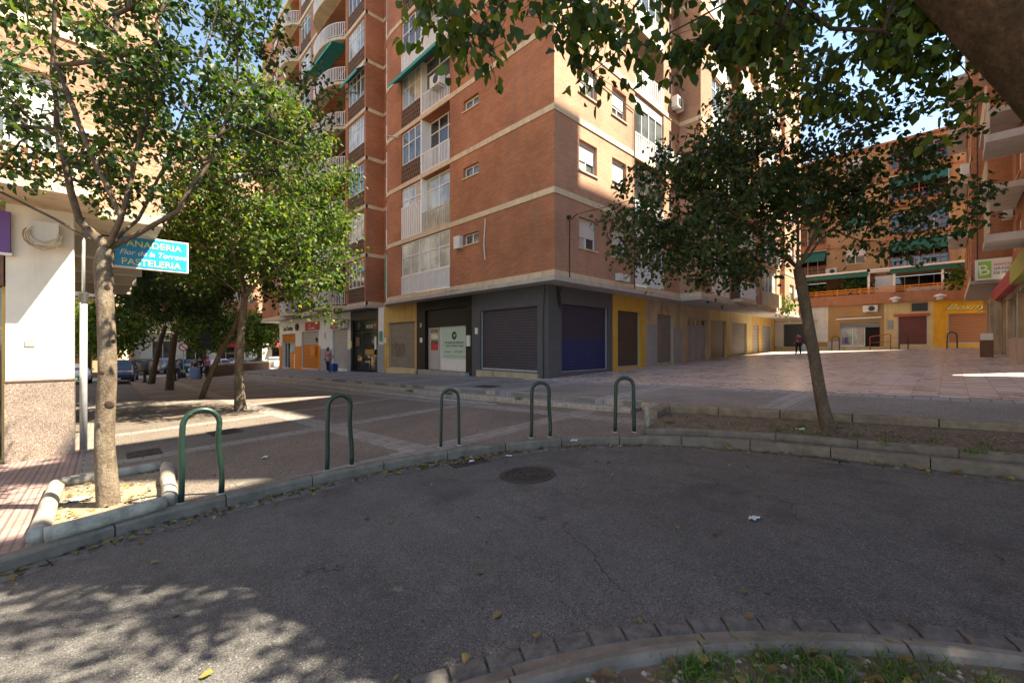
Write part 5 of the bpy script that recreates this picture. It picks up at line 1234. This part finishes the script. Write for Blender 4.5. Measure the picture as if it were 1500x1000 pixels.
# big near tree on the verge (trunk leaves the frame at upper right)
tN = tree("street_tree", "huge dark leaning trunk in the near upper right corner with hanging leafy twigs",
     [(3.75, 2.0, zl(3.75, 2.0)-.05), (3.74, 2.03, -.5), (3.55, 2.1, .3), (3.13, 2.18, 1.14), (2.62, 2.26, 1.92), (2.2, 2.4, 2.6), (2.0, 2.6, 3.2)], [.34, .29, .265, .26, .255, .23, .19],
     [[None, (1.2, 2.9, 3.6), (.4, 3.2, 3.7), (-.3, 3.4, 3.4)], [None, (1.9, 3.2, 3.8), (2.0, 3.8, 4.2), (2.2, 4.4, 4.2)], [None, (2.8, 2.9, 3.9), (3.6, 3.3, 4.2), (4.4, 3.6, 4.0)], [None, (1.4, 2.2, 4.2), (1.0, 1.6, 5.2)],
      [None, (2.6, 2.4, 4.4), (3.6, 2.2, 5.6), (4.6, 2.4, 6.4)], [None, (2.2, 3.2, 4.8), (3.0, 4.2, 6.0)], [None, (3.2, 2.0, 3.6), (4.6, 1.6, 3.7), (5.8, 1.8, 4.2)]],
     [(3.0, 3.9, 2.85, 1.3, .7, .70, .34), (1.4, 3.7, 2.9, 1.2, .5, .6, .17), (0.0, 3.3, 2.75, .8, .4, .45, .09), (4.2, 3.6, 2.9, 1.0, 1.0, .8, .4), (5.5, 3.2, 5.2, 2.1, 2.2, 1.5, 2.0), (4.2, 1.7, 4.6, .9, .8, .9, .6), (3.0, 2.2, 4.7, 1.5, .9, .8, .22), (4.2, 2.6, 4.4, .8, .8, .9, .8), (6.3, 2.7, 3.2, 1.2, 1.2, .8, 1.0), (6.3, 3.6, 5.0, 1.8, 2.2, 1.5, 1.2), (2.4, 3.2, 4.8, 1.2, 1.4, .9, .5), (4.9, 1.5, 3.6, 1.2, 1.1, 1.3, 1.6), (6.1, 2.1, 4.2, 1.5, 1.5, 1.4, 2.2)],  # blobs beyond the frame are added to shade the road and verge
     980, 8, .105, "leaf_near", "bark_dark", 17, droop=.7, hang=.3, spread=.30, twigs=5, maxr=.09, up=.2)
# sunlit street trees far left
for i, (x, y, h, rr, lb) in enumerate([(-38, 40, 3.0, 3.2, "sunlit pale green tree beyond the white pillar"), (-32, 44, 2.2, 3.0, "sunlit round street tree behind the blue car"), (-27.5, 46, 1.6, 2.6, "pale street tree between the far trunks"),
                                       (-44, 44, 4.0, 3.6, "tall sunlit street tree farthest away on the left"), (-35, 56, 5, 4.5, "tall dark tree at the end of the street")]):
    z0 = zl(x, y)-.1
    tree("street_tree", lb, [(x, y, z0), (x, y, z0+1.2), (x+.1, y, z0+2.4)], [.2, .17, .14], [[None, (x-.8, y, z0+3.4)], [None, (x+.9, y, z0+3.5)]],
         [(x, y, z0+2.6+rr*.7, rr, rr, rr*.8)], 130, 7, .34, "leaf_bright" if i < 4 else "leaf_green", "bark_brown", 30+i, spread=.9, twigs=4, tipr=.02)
# terrace plants
for i, (y, zz, sc_) in enumerate([(1.3, 4.2, .9), (.3, 4.0, 1.0), (-1.0, 4.3, .8), (-1.8, 4.2, .6), (-3.3, 4.1, .5), (-4.3, 4.3, .7), (-5.1, 4.4, .5)]):
    t = thing("potted_plant", ("tall palm-like plant at the left end of the terrace", "bushy plant spilling over the left of the terrace parapet", "broad leafy plant behind the second terrace post", "small plant right of the broad leafy one on the terrace", "low dark plant in the middle of the terrace",
              "bright leafy plant left of the white terrace screen", "small bright plant next to the terrace screen")[i], "plant", (XB+.5, y, 3.55), "plants on the terrace")
    MB().tube([(XB+.5, y, 3.56), (XB+.5, y, 3.9)], [.14, .2], 12).build("pot", "render_terracotta", t, True)
    n = 150; P = rng.normal(0, 1, (n, 3))*np.array([.28, .45, .4])*sc_+np.array([XB+.35, y, zz+.35]); A = P-np.array([XB+.5, y, 3.9]); A[:, 2] -= rng.uniform(0, .8, n); V, F = leaf_arrays(P, A, rng.normal(0, .5, (n, 3))+np.array([0, 0, .6]), rng.uniform(.2, .42, n)*sc_)
    np_mesh("foliage", V, F, "leaf_bright" if i % 2 else "leaf_green", t)
for i, (x, y, z, lb) in enumerate([(24.5, -1.5, 3.0, "green plant hanging from the far balcony of the corner block"), (27.0, -10.1, 4.3, "hanging fern under the right-hand building's balcony")]):
    t = thing("hanging_plant", lb, "plant", (x, y, z), None); n = 160
    P = rng.normal(0, 1, (n, 3))*np.array([.35, .25, .35])+np.array([x, y, z]); A = rng.normal(0, 1, (n, 3)); A[:, 2] -= .8; V, F = leaf_arrays(P, A, rng.normal(0, .6, (n, 3))+np.array([0, 0, .3]), rng.uniform(.12, .3, n)); np_mesh("foliage", V, F, "leaf_bright", t)
# ------------------------------------------------------------------ fallen leaves, grass
def scatter_leaves(name, label, pts, zf, size, mat, lift=.01):
    P = np.array([(x, y, zf(x, y)+lift+random.uniform(0, .012)) for x, y in pts]); n = len(P)
    A = rng.normal(0, 1, (n, 3)); A[:, 2] *= .15; N = rng.normal(0, .28, (n, 3)); N[:, 2] += 1
    V, F = leaf_arrays(P, A, N, size*rng.uniform(.55, 1.2, n)); o = np_mesh(name, V, F, mat, None); return tag(o, label, name.replace("_", " "), kind="stuff")
gp = resample(cut(offset(KP, -.03), lambda p: -13.5 < p[0] and p[1] > -11), .05); L1 = []; L2 = []
for p in gp:
    dens = 2.6 if p[0] < -7 else 1.1
    if -8.9 < p[0] < -7.0: dens = 4
    for _ in range(np.random.default_rng(int(abs(p[0]*1000))).poisson(dens*1.3)):
        q = (p[0]+random.gauss(0, .05), p[1]-abs(random.gauss(0, .13)))
        if p[0] >= -6.5: q = (p[0]-abs(random.gauss(0, .08)), p[1]-abs(random.gauss(0, .05)))
        (L1 if random.random() < .75 else L2).append(q)
scatter_leaves("fallen_leaves", "yellow and brown fallen leaves gathered in the gutter of the curved kerb", L1, zroad, .065, "leaf_dry", .022); print("leaves", len(L1))
L3 = [(random.uniform(-11.85, -10.95), random.uniform(-4.05, -2.0)) for _ in range(130)]
scatter_leaves("fallen_leaves", "dry leaves scattered over the soil of the square tree pit", L3, zlow, .06, "leaf_dry", .02)
L4 = [site(random.uniform(-3.5, 5), random.uniform(2.2, 6)) for _ in range(60)]; L4 = [p for p in L4 if p[1] < -4.8-.3*max(0, p[0]+7) and p[0] < -5.3]
scatter_leaves("fallen_leaves", "single leaves lying scattered on the asphalt", L4, zroad, .065, "leaf_dry", .008)
L5 = [(random.uniform(-11.7, -3.4), random.uniform(-4.2, 8)) for _ in range(160)]; L5 = [p for p in L5 if p[1] > -4.0-.45*max(0, p[0]+8)]
scatter_leaves("fallen_leaves", "small dry leaves scattered on the paved square", L5, zlow, .05, "leaf_dry", .008)
fg = [(p[0]+random.gauss(0, .09)+n[0]*.26, p[1]+random.gauss(0, .09)+n[1]*.26) for p, n in zip(FKP, normals(FKP)) if -12.5 < p[0] and p[1] > -11 for _ in range(9) if random.random() < .10]
scatter_leaves("fallen_leaves", "yellow green leaves lying on the cobbles of the near kerb", fg, zroad, .06, "leaf_dry", .03)
V6 = []
while len(V6) < 420:
    x, y = site(random.uniform(-.6, 3.2), random.uniform(1.5, 2.35)); 
    if all(math.dist((x, y), p) > .14 for p in FKP[::2]) and (x+y < -18.45 or True):
        # keep to the verge side of the near kerb
        k = min(range(len(FKP)), key=lambda i: math.dist((x, y), FKP[i])); nn = normals(FKP)[k] if False else None
        a, b = FKP[max(k-1, 0)], FKP[min(k+1, len(FKP)-1)]; side = (b[0]-a[0])*(y-a[1])-(b[1]-a[1])*(x-a[0])
        if side < 0: V6.append((x, y))
scatter_leaves("fallen_leaves", "brown dead leaves among the grass of the near verge", V6[:110], zverge, .06, "leaf_dry", .02)
def grass(name, label, pts, zf, h, nb):
    B = np.array([(x, y, zf(x, y)-.005) for x, y in pts]); B = np.repeat(B, nb, 0); n = len(B); B[:, :2] += rng.normal(0, .035, (n, 2))
    D = rng.normal(0, .35, (n, 3)); D[:, 2] = 1; D /= np.linalg.norm(D, axis=1, keepdims=True); H = (h*rng.uniform(.35, 1.2, n))[:, None]
    S = rng.normal(0, 1, (n, 3)); S[:, 2] = 0; S /= np.linalg.norm(S, axis=1, keepdims=True); w_ = .0035; C = D.copy(); C[:, :2] *= 2.4
    V = np.stack([B-S*w_, B+S*w_, B+D*H*.6+S*w_*.8, B+D*H*.6-S*w_*.8, B+D*H*.6+S*w_*.8, B+D*H*.6-S*w_*.8, B+C*H*.95-S*.0004, B+C*H*.95+S*.0004], 1).reshape(-1, 3)
    base = np.arange(n)[:, None]*8; F = np.concatenate([base+np.array([0, 1, 2, 3]), base+np.array([5, 4, 7, 6])], 0)
    return tag(np_mesh(name, V, F, "grass_blade", None), label, "grass", kind="stuff")
cl = [V6[i] for i in range(0, 420, 7)]; gpnts = [(c[0]+random.gauss(0, .06), c[1]+random.gauss(0, .06)) for c in cl for _ in range(8)]
gpnts = [q for q in gpnts if all(math.dist(q, p) > .12 for p in FKP[::1])]
grass("grass", "short green grass growing along the inside of the near kerb", gpnts, zverge, .07, 9)
pg = [(-4.3+random.gauss(0, .35), random.uniform(-10.3, -6.3)) for _ in range(20)]; pg = [(min(-3.4, max(-4.5, c[0]))+random.gauss(0, .05), c[1]+random.gauss(0, .05)) for c in pg for _ in range(7)]
grass("grass", "sparse weeds in the earth planter", pg, lambda x, y: zlow(x, y)+.04, .06, 6)
wd = [(-3.8+random.gauss(0, .05), y+random.gauss(0, .07)) for y in (1.0, 1.1, 3.3, 3.4, -2.0) for _ in range(12)]
grass("weeds", "tufts of weeds growing out of the step joints", wd, lambda x, y: zlow(x, y)+.12, .1, 7)
PL = [(random.uniform(-4.5, -3.2), random.uniform(-10.4, -6)) for _ in range(170)]
scatter_leaves("fallen_leaves", "dry leaves and chips on the soil of the long earth planter", PL, lambda x, y: zlow(x, y)+.04, .05, "leaf_dry", .012)
# small stones on soils
def stones(name, label, pts, zf, s, mat):
    m = MB()
    for x, y in pts:
        r_ = s*random.uniform(.4, 1.3); z = zf(x, y); a = random.uniform(0, 3)
        m.add([(x+r_*math.cos(a+k*1.2566)*random.uniform(.7, 1.1), y+r_*math.sin(a+k*1.2566)*random.uniform(.7, 1.1), z) for k in range(5)]+[(x, y, z+r_*.7)], [(k, (k+1) % 5, 5) for k in range(5)])
    return tag(m.build(name, mat), label, "pebbles", kind="stuff")
stones("pebbles", "small stones and clods on the soil of the earth planter", [(random.uniform(-4.55, -3.1), random.uniform(-10.4, -6)) for _ in range(380)], lambda x, y: zlow(x, y)+.04, .017, "planter_concrete")
stones("pebbles", "small stones on the soil of the near verge", V6[::2]*2, zverge, .014, "step_stone")
stones("pebbles", "small clods on the soil of the square tree pit", [(random.uniform(-11.85, -10.95), random.uniform(-4.0, -2.0)) for _ in range(260)], lambda x, y: zlow(x, y)+.012, .016, "pit_concrete")

# ------------------------------------------------------------------ cars
def car(label, x, y, ang, paint, kind="suv", group="cars parked along the far street"):
    z0 = zroad(x, y)+.0; t = thing("parked_car", label, "car", (x, y, z0), group)
    ca, sa = math.cos(ang), math.sin(ang)
    def T(p): return (x+p[0]*ca-p[1]*sa, y+p[0]*sa+p[1]*ca, z0+p[2])
    H = {"suv": 1.66, "hatch": 1.48, "sedan": 1.45}[kind]; Lh = 2.25; hw = .9
    # body stations along the length: (u, z_low, z_belt, z_top, half width low, half width top)
    if kind == "sedan": st = [(-2.2, .45, .75, .75, .70, .6), (-2.1, .3, .95, .96, .82, .7), (-1.3, .28, 1.0, 1.02, .88, .72), (-.75, .28, .98, H-.03, .9, .62), (.4, .28, .95, H, .9, .62), (1.05, .28, .93, .97, .9, .7), (2.0, .3, .78, .8, .84, .72), (2.2, .42, .62, .64, .7, .6)]
    else: st = [(-2.15, .45, .9, .95, .72, .62), (-2.05, .32, 1.02, H-.35, .84, .64), (-1.6, .3, 1.03, H-.03, .89, .66), (-.3, .3, 1.0, H, .9, .68), (.45, .3, .98, H-.05, .9, .66), (1.15, .3, .96, 1.0, .9, .72), (1.95, .32, .86, .88, .85, .74), (2.17, .42, .66, .68, .72, .62)]
    V = []; 
    for u, a, b, c, w1, w2 in st:
        V += [T((u, -w1*.94, a)), (T((u, -w1, (a+b)/2))), T((u, -w1*.97, b)), T((u, -w2, c-.02)), T((u, -w2*.8, c)), T((u, w2*.8, c)), T((u, w2, c-.02)), T((u, w1*.97, b)), T((u, w1, (a+b)/2)), T((u, w1*.94, a))]
    n = 10; F = []
    for i in range(len(st)-1):
        for k in range(n): F.append((i*n+k, (i+1)*n+k, (i+1)*n+(k+1) % n, i*n+(k+1) % n))
    F += [tuple(range(n)), tuple((len(st)-1)*n+k for k in range(n))[::-1]]
    body = mesh_obj("body", V, F, paint, t, True); bv = body.modifiers.new("bevel", 'BEVEL'); bv.width = .03; bv.segments = 2; bv.limit_method = 'ANGLE'
    # glass panels, set just proud of the cabin
    g_ = .012
    cab = [s for s in st if s[3]-s[2] > .3]; a, b = cab[0], cab[-1]
    nxt = st[st.index(b)+1]; prv = st[st.index(a)-1]
    def quad(nm, P, mat="car_glass"):
        P = [Vector(T(p)) for p in P]; nr = (P[1]-P[0]).cross(P[3]-P[0]).normalized(); c = sum(P, Vector())/4
        if nr.dot(c-Vector(T((0, 0, .8)))) < 0: nr.negate()
        Q = [p+nr*g_ for p in P]; m = MB(); m.add(P+Q, [(0, 1, 2, 3), (4, 5, 6, 7), (0, 1, 5, 4), (1, 2, 6, 5), (2, 3, 7, 6), (3, 0, 4, 7)]); return m.build(nm, mat, t)
    lerp = lambda p, q, f: tuple(p[i]+(q[i]-p[i])*f for i in range(3))
    for nm, s0, s1 in (("windscreen", b, nxt), ("rear_window", a, prv)):
        tl, tr, bl, br = (s0[0], -s0[5]*.92, s0[3]-.03), (s0[0], s0[5]*.92, s0[3]-.03), (s1[0], -s1[5]*.95, s1[3]), (s1[0], s1[5]*.95, s1[3])
        quad(nm, [lerp(tl, bl, .08), lerp(tr, br, .08), lerp(tr, br, .93), lerp(tl, bl, .93)])
    mid = (a[0]+b[0])/2
    for sd in (-1, 1):
        for u0, u1 in ((a[0]+.1, mid-.04), (mid+.04, b[0]+.15)):
            w0, w1_ = .885*sd, .66*sd
            quad("side_window", [(u0, w0+.0, 1.05), (u1+.1*(u1 > mid+.1), w0, 1.05), (u1-.05*(u1 > mid+.1), w1_+.02*sd, H-.12), (u0, w1_+.02*sd, H-.12)])
        for u0 in (-1.35, 1.35):
            c = Vector(T((u0, .70*sd, .33))); d_ = Vector(T((u0, (.70+.22)*sd, .33)))-c; d_.normalize()
            w_ = MB().disc(c, d_, .33, .33, .215, 20).build("wheel", "tyre", t); MB().disc(c+d_*.216, d_, .21, .19, .01, 16).build("rim", "grey_metal", w_)
        quad("headlight", [(2.03, .45*sd, .62), (2.0, .8*sd, .66), (1.98, .8*sd, .78), (2.02, .45*sd, .76)], "lamp_clear"); quad("tail_light", [(-2.1, .55*sd, .78), (-2.08, .8*sd, .78), (-2.07, .8*sd, 1.0), (-2.1, .55*sd, 1.0)], "lamp_red")
        m = MB(); m.add([T(p) for p in ((.85, .9*sd, .98), (1.0, .9*sd, .98), (1.0, 1.06*sd, 1.0), (.85, 1.06*sd, 1.0), (.87, .9*sd, 1.12), (.98, .9*sd, 1.12), (.98, 1.06*sd, 1.12), (.87, 1.06*sd, 1.12))], [(0, 1, 2, 3), (4, 5, 6, 7), (0, 1, 5, 4), (1, 2, 6, 5), (2, 3, 7, 6), (3, 0, 4, 7)]); m.build("mirror", paint, t)
    m = MB(); m.add([T(p) for p in ((2.08, -.42, .5), (2.14, .42, .5), (2.14, .42, .62), (2.08, -.42, .62), (2.2, -.42, .5), (2.2, .42, .5), (2.18, .42, .62), (2.18, -.42, .62))], [(4, 5, 6, 7), (0, 1, 5, 4), (2, 3, 7, 6)]); m.build("grille", "black_metal", t)
    m = MB(); m.add([T(p) for p in ((2.21, -.26, .36), (2.21, .26, .36), (2.21, .26, .47), (2.21, -.26, .47), (2.225, -.26, .36), (2.225, .26, .36), (2.225, .26, .47), (2.225, -.26, .47))], [(4, 5, 6, 7), (0, 1, 5, 4), (2, 3, 7, 6), (0, 3, 7, 4), (1, 2, 6, 5)]); m.build("number_plate", "sign_white", t)
    return t
F_ = -math.pi/2
cars = [("dark blue car facing the camera behind the pale trunk", -10.55, 32.6, F_-.12, "car_blue", "suv", "cars stopped in the street on the left"), ("white car seen from the front between the pole and the pale trunk", -13.1, 36.2, F_+.1, "car_white", "hatch", "cars stopped in the street on the left")]
for i, (u, d, pt, kd, an, lb) in enumerate([(-38.6, 45.5, "car_grey", "suv", .75, "dark grey car left of the far leaning trunks"), (-37.0, 46, "car_silver", "suv", .7, "brownish grey car between the two far trunks"), (-35.5, 47, "car_blue", "hatch", .7, "dark car just right of the forked trunk"),
        (-29.0, 42, "car_white", "sedan", .2, "white car right of the people with the trolley"), (-27.6, 44.5, "car_silver", "hatch", .25, "silver car behind the leaning trunk"), (-25.0, 46, "car_silver", "hatch", .9, "pale grey car left of the split trunk"), (-24.2, 49, "car_white", "hatch", .7, "white car farthest back behind the low wall"),
        (-22.4, 44, "car_white", "sedan", -.2, "white saloon car behind the low wall, right of the split trunk"), (-20.6, 46, "car_white", "hatch", -.3, "white car beside the orange shop corner"), (-40.5, 52, "car_grey", "hatch", .7, "small dark car in the far gap behind the blue car")]):
    X, Y = site(u, d); cars.append((lb, X, Y, an, pt, kd, "cars parked along the far street"))
for c_ in cars: car(*c_)

# ------------------------------------------------------------------ people
def skinned(name, joints, edges, radii, mat, parent, levels=1):
    me = bpy.data.meshes.new(name); off = Vector(WL[parent.name])
    me.from_pydata([tuple(Vector(j)-off) for j in joints], edges, []); me.materials.append(MATS[mat])
    o = bpy.data.objects.new(name, me); col.objects.link(o); o.parent = parent; WL[o.name] = tuple(off)
    o.modifiers.new("skin", 'SKIN'); sv = me.skin_vertices[0].data
    for i, r in enumerate(radii): sv[i].radius = (r, r) if not isinstance(r, tuple) else r; sv[i].use_root = (i == 0)
    sb_ = o.modifiers.new("subdivision", 'SUBSURF'); sb_.levels = sb_.render_levels = levels
    for m in o.modifiers: 
        if m.type == 'SKIN': m.use_smooth_shade = True
    return o
def person(label, x, y, z, ang, h, top, legs_, hair, shoes="dark_cloth", step=.0, hairlen=.1, group=None, arms=((0, 0), (0, 0)), lean=0):
    t = thing("person", label, "person", (x, y, z), group); k = h/1.7; ca, sa = math.cos(ang), math.sin(ang)
    def P(a, b, c): return (x+(a*ca-(b+lean*c*.1)*sa)*k, y+(a*sa+(b+lean*c*.1)*ca)*k, z+c*k)    # a = right, b = ahead, c = up
    J = []; E = []; R = []
    def ad(p, r, pr=None): J.append(P(*p)); R.append(r*k if not isinstance(r, tuple) else (r[0]*k, r[1]*k)); 
    def lk(a, b): E.append((a, b))
    ad((0, 0, .93), .13); ad((0, .01, 1.12), .115); ad((0, 0, 1.32), .13); ad((0, 0, 1.44), .055); ad((0, .01, 1.52), .06); ad((0, .02, 1.60), .085); ad((0, .015, 1.67), .06)
    for i in range(6): lk(i, i+1)
    hands = []
    for sd, (fw, ot) in zip((-1, 1), arms):
        b = len(J); ad((.17*sd, 0, 1.38), .055); ad(((.22+ot*.5)*sd, .02+fw*.3, 1.12), .042); ad(((.22+ot)*sd, .06+fw, .90+fw*.5), .03); ad(((.225+ot)*sd, .07+fw, .85+fw*.5), .036)
        lk(2, b); lk(b, b+1); lk(b+1, b+2); lk(b+2, b+3); hands.append(((.225+ot)*sd, .07+fw, .85+fw*.5, sd))
    for sd, st in ((-1, step), (1, -step)):
        b = len(J); ad((.09*sd, 0, .86), .095); ad((.095*sd, st*.5+.02, .48), .065); ad((.1*sd, st, .09), .042); ad((.105*sd, st+.13, .035), .035)
        lk(0, b); lk(b, b+1); lk(b+1, b+2); lk(b+2, b+3)
    for hx, hy, hz, sd in hands:                           # four fingers and a thumb on each hand
        base = [i for i, j in enumerate(J) if (Vector(j)-Vector(P(hx, hy, hz))).length < 1e-6][0]
        for q in range(4):
            b = len(J); L = (.055, .062, .058, .045)[q]; ad((hx, hy-.024+.016*q, hz-.035), .0095); ad((hx-sd*.012, hy-.026+.017*q, hz-.035-L), .0075); lk(base, b); lk(b, b+1)
        b = len(J); ad((hx-sd*.01, hy+.04, hz-.02), .0105); ad((hx-sd*.015, hy+.055, hz-.055), .008); lk(base, b); lk(b, b+1)
    body = skinned("body", J, E, R, "skin", t)
    # clothing that follows the body
    G_ = 1.13
    idx = [0, 1, 2, 7, 8, 9, 11, 12, 13]; mp = {a: i for i, a in enumerate(idx)}
    skinned("shirt", [J[i] for i in idx], [(mp[a], mp[b]) for a, b in E if a in mp and b in mp], [(R[i]*G_+.008 if not isinstance(R[i], tuple) else R[i]) for i in idx], top, t)
    idx = [0, 15, 16, 17, 19, 20, 21]; mp = {a: i for i, a in enumerate(idx)}
    skinned("trousers", [J[i] for i in idx], [(mp[a], mp[b]) for a, b in E if a in mp and b in mp], [R[i]*1.12+.010 for i in idx], legs_, t)
    for s_ in (17, 21): skinned("shoe", [J[s_], J[s_+1]], [(0, 1)], [R[s_]*1.15, R[s_+1]*1.25], shoes, t)
    # hair cap, nose, eyes
    hm = MB(); n1, n2 = 8, 14; cx_, cy_, cz_ = 0, .0, 1.625
    for i in range(n1+1):
        th = math.pi*.72*i/n1
        for j in range(n2):
            ph = 2*math.pi*j/n2; fr = 1+.0*math.cos(ph); b_ = math.sin(th)*math.sin(ph)*.115; zc_ = math.cos(th)*.12
            if math.sin(ph) > .2 and zc_ < .02: b_ *= .55; zc_ = max(zc_, .02)
            elif zc_ < 0: zc_ -= hairlen*(-zc_/.12)
            hm.v.append(P(cx_+math.sin(th)*math.cos(ph)*.1, cy_+b_-.012, cz_+zc_))
    for i in range(n1):
        for j in range(n2): j2 = (j+1) % n2; hm.f.append((i*n2+j, i*n2+j2, (i+1)*n2+j2, (i+1)*n2+j))
    hm.build("hair", hair, t, True)
    MB().tube([P(0, .095, 1.625), P(0, .122, 1.59), P(0, .095, 1.58)], [.008*k, .014*k, .008*k], 6).build("nose", "skin", t, True)
    for sd in (-1, 1): MB().tube([P(.032*sd, .088, 1.622), P(.032*sd, .1, 1.622)], [.012*k, .006*k], 8).build("eye", "dark_inside", t)
    MB().tube([P(-.025, .093, 1.552), P(.025, .093, 1.552)], .006*k, 5).build("mouth", "lamp_red", t)
    for sd in (-1, 1): MB().tube([P(.082*sd, .0, 1.63), P(.092*sd, -.01, 1.6), P(.084*sd, 0, 1.575)], [.008*k, .014*k, .007*k], 6).build("ear", "skin", t)
    return t
x, y = -.5, 19.55; z = zup(x, y)
person("woman in a pink top and dark trousers standing before the silver shutter", x, y, z, -math.pi/2+.5, 1.66, "pink_top", "navy_cloth", "hair_brown", "white", .04, .16, arms=((.05, .02), (.28, -.05)))
def trolley(label, x, y, z, mat, h=.62, w_=.36, d=.26, ang=0, cat="shopping trolley", hl=True):
    t = thing("shopping_trolley", label, cat, (x, y, z)); ca, sa = math.cos(ang), math.sin(ang)
    T = lambda a, b, c: (x+a*ca-b*sa, y+a*sa+b*ca, z+c); m = MB(); rows = [(.08, .9), (.14, 1), (h*.7, 1.03), (h*.95, .95), (h, .8)]
    for c, s in rows: m.v += [T(-w_/2*s, -d/2*s, c), T(w_/2*s, -d/2*s, c), T(w_/2*s, d/2*s, c), T(-w_/2*s, d/2*s, c)]
    for i in range(len(rows)-1):
        for k in range(4): m.f.append((i*4+k, i*4+(k+1) % 4, (i+1)*4+(k+1) % 4, (i+1)*4+k))
    m.f += [(3, 2, 1, 0), tuple(len(rows)*4-4+k for k in range(4))]; m.build("bag", mat, t)
    m = MB(); m.tube([T(-w_*.4, d*.55, .1), T(-w_*.4, d*.55, h+.3), T(0, d*.55, h+.38), T(w_*.4, d*.55, h+.3), T(w_*.4, d*.55, .1)], .011, 6); m.build("handle_frame", "grey_metal", t)
    for sd in (-1, 1): a = Vector(T(sd*w_*.5, d*.5, .07)); MB().disc(a, Vector(T(sd, 0, 0))-Vector(T(0, 0, 0)), .07, .07, .03, 14).build("wheel", "tyre", t)
    return t
trolley("dark blue shopping trolley beside the woman in pink", -.35, 18.95, zup(-.35, 18.95), "bag_blue", .58, .42, .3, .4)
hb = thing("handbag", "tan handbag hanging from the arm of the woman in pink", "bag", (-.62, 19.25, z+.8)); MB().tube([(-.62, 19.22, z+.72), (-.62, 19.22, z+.8), (-.62, 19.22, z+1.0), (-.62, 19.22, z+1.04)], [.1, .15, .14, .06], 10).build("bag_body", "tan_bag", hb, True)
MB().tube([(-.62, 19.12, z+1.02), (-.6, 19.22, z+1.28), (-.62, 19.32, z+1.02)], .01, 5).build("strap", "tan_bag", hb)
x, y = site(19.15, 28.3); z = zup(x, y)
person("person in a maroon sweater walking across the plaza with a pale bag", x, y, z, -.9, 1.5, "magenta_cloth", "dark_cloth", "hair_dark", "dark_cloth", .12, .0, arms=((.02, .03), (-.02, .12)))
b_ = thing("carrier_bag", "pale plastic carrier bag held by the person crossing the plaza", "bag", (x+.25, y-.3, z+.3)); rx, ry = x+.62*.36, y-.78*.33
MB().tube([(rx, ry, z+.2), (rx, ry, z+.28), (rx, ry, z+.55), (rx, ry, z+.7)], [.08, .17, .13, .03], 12).build("bag_body", "bag_white", b_, True)
for i, (u, d, hgt, tp, lg, hr, lb, an) in enumerate([(-24.7, 31.4, 1.52, "blue_cloth", "navy_cloth", "hair_grey", "person in a blue jacket standing left of the three by the street", 2.2), (-24.0, 32.0, 1.42, "navy_cloth", "dark_cloth", "hair_grey", "short person in navy in the middle of the street group", 2.6),
        (-23.0, 31.2, 1.62, "dark_cloth", "dark_cloth", "hair_dark", "person in black with a patterned blue trolley by the street", 2.9), (-23.9, 33.2, 1.6, "pink_top", "dark_cloth", "hair_brown", "person in a pink hat-coloured top behind the street group", 2.4)]):
    X, Y = site(u, d); person(lb.replace("pink hat-coloured top", "pink top"), X, Y, zlow(X, Y), an, hgt, tp, lg, hr, "dark_cloth", .05, .03, "people talking by the far street")
X, Y = site(-23.0, 30.7); trolley("blue and white patterned shopping trolley in front of the person in black", X, Y, zlow(X, Y), "trolley_check", .85, .5, .35, -.6)
X, Y = site(-24.3, 31.2); trolley("small dark shopping trolley lying low beside the blue-jacketed person", X, Y, zlow(X, Y), "dark_cloth", .42, .4, .3, -.3)
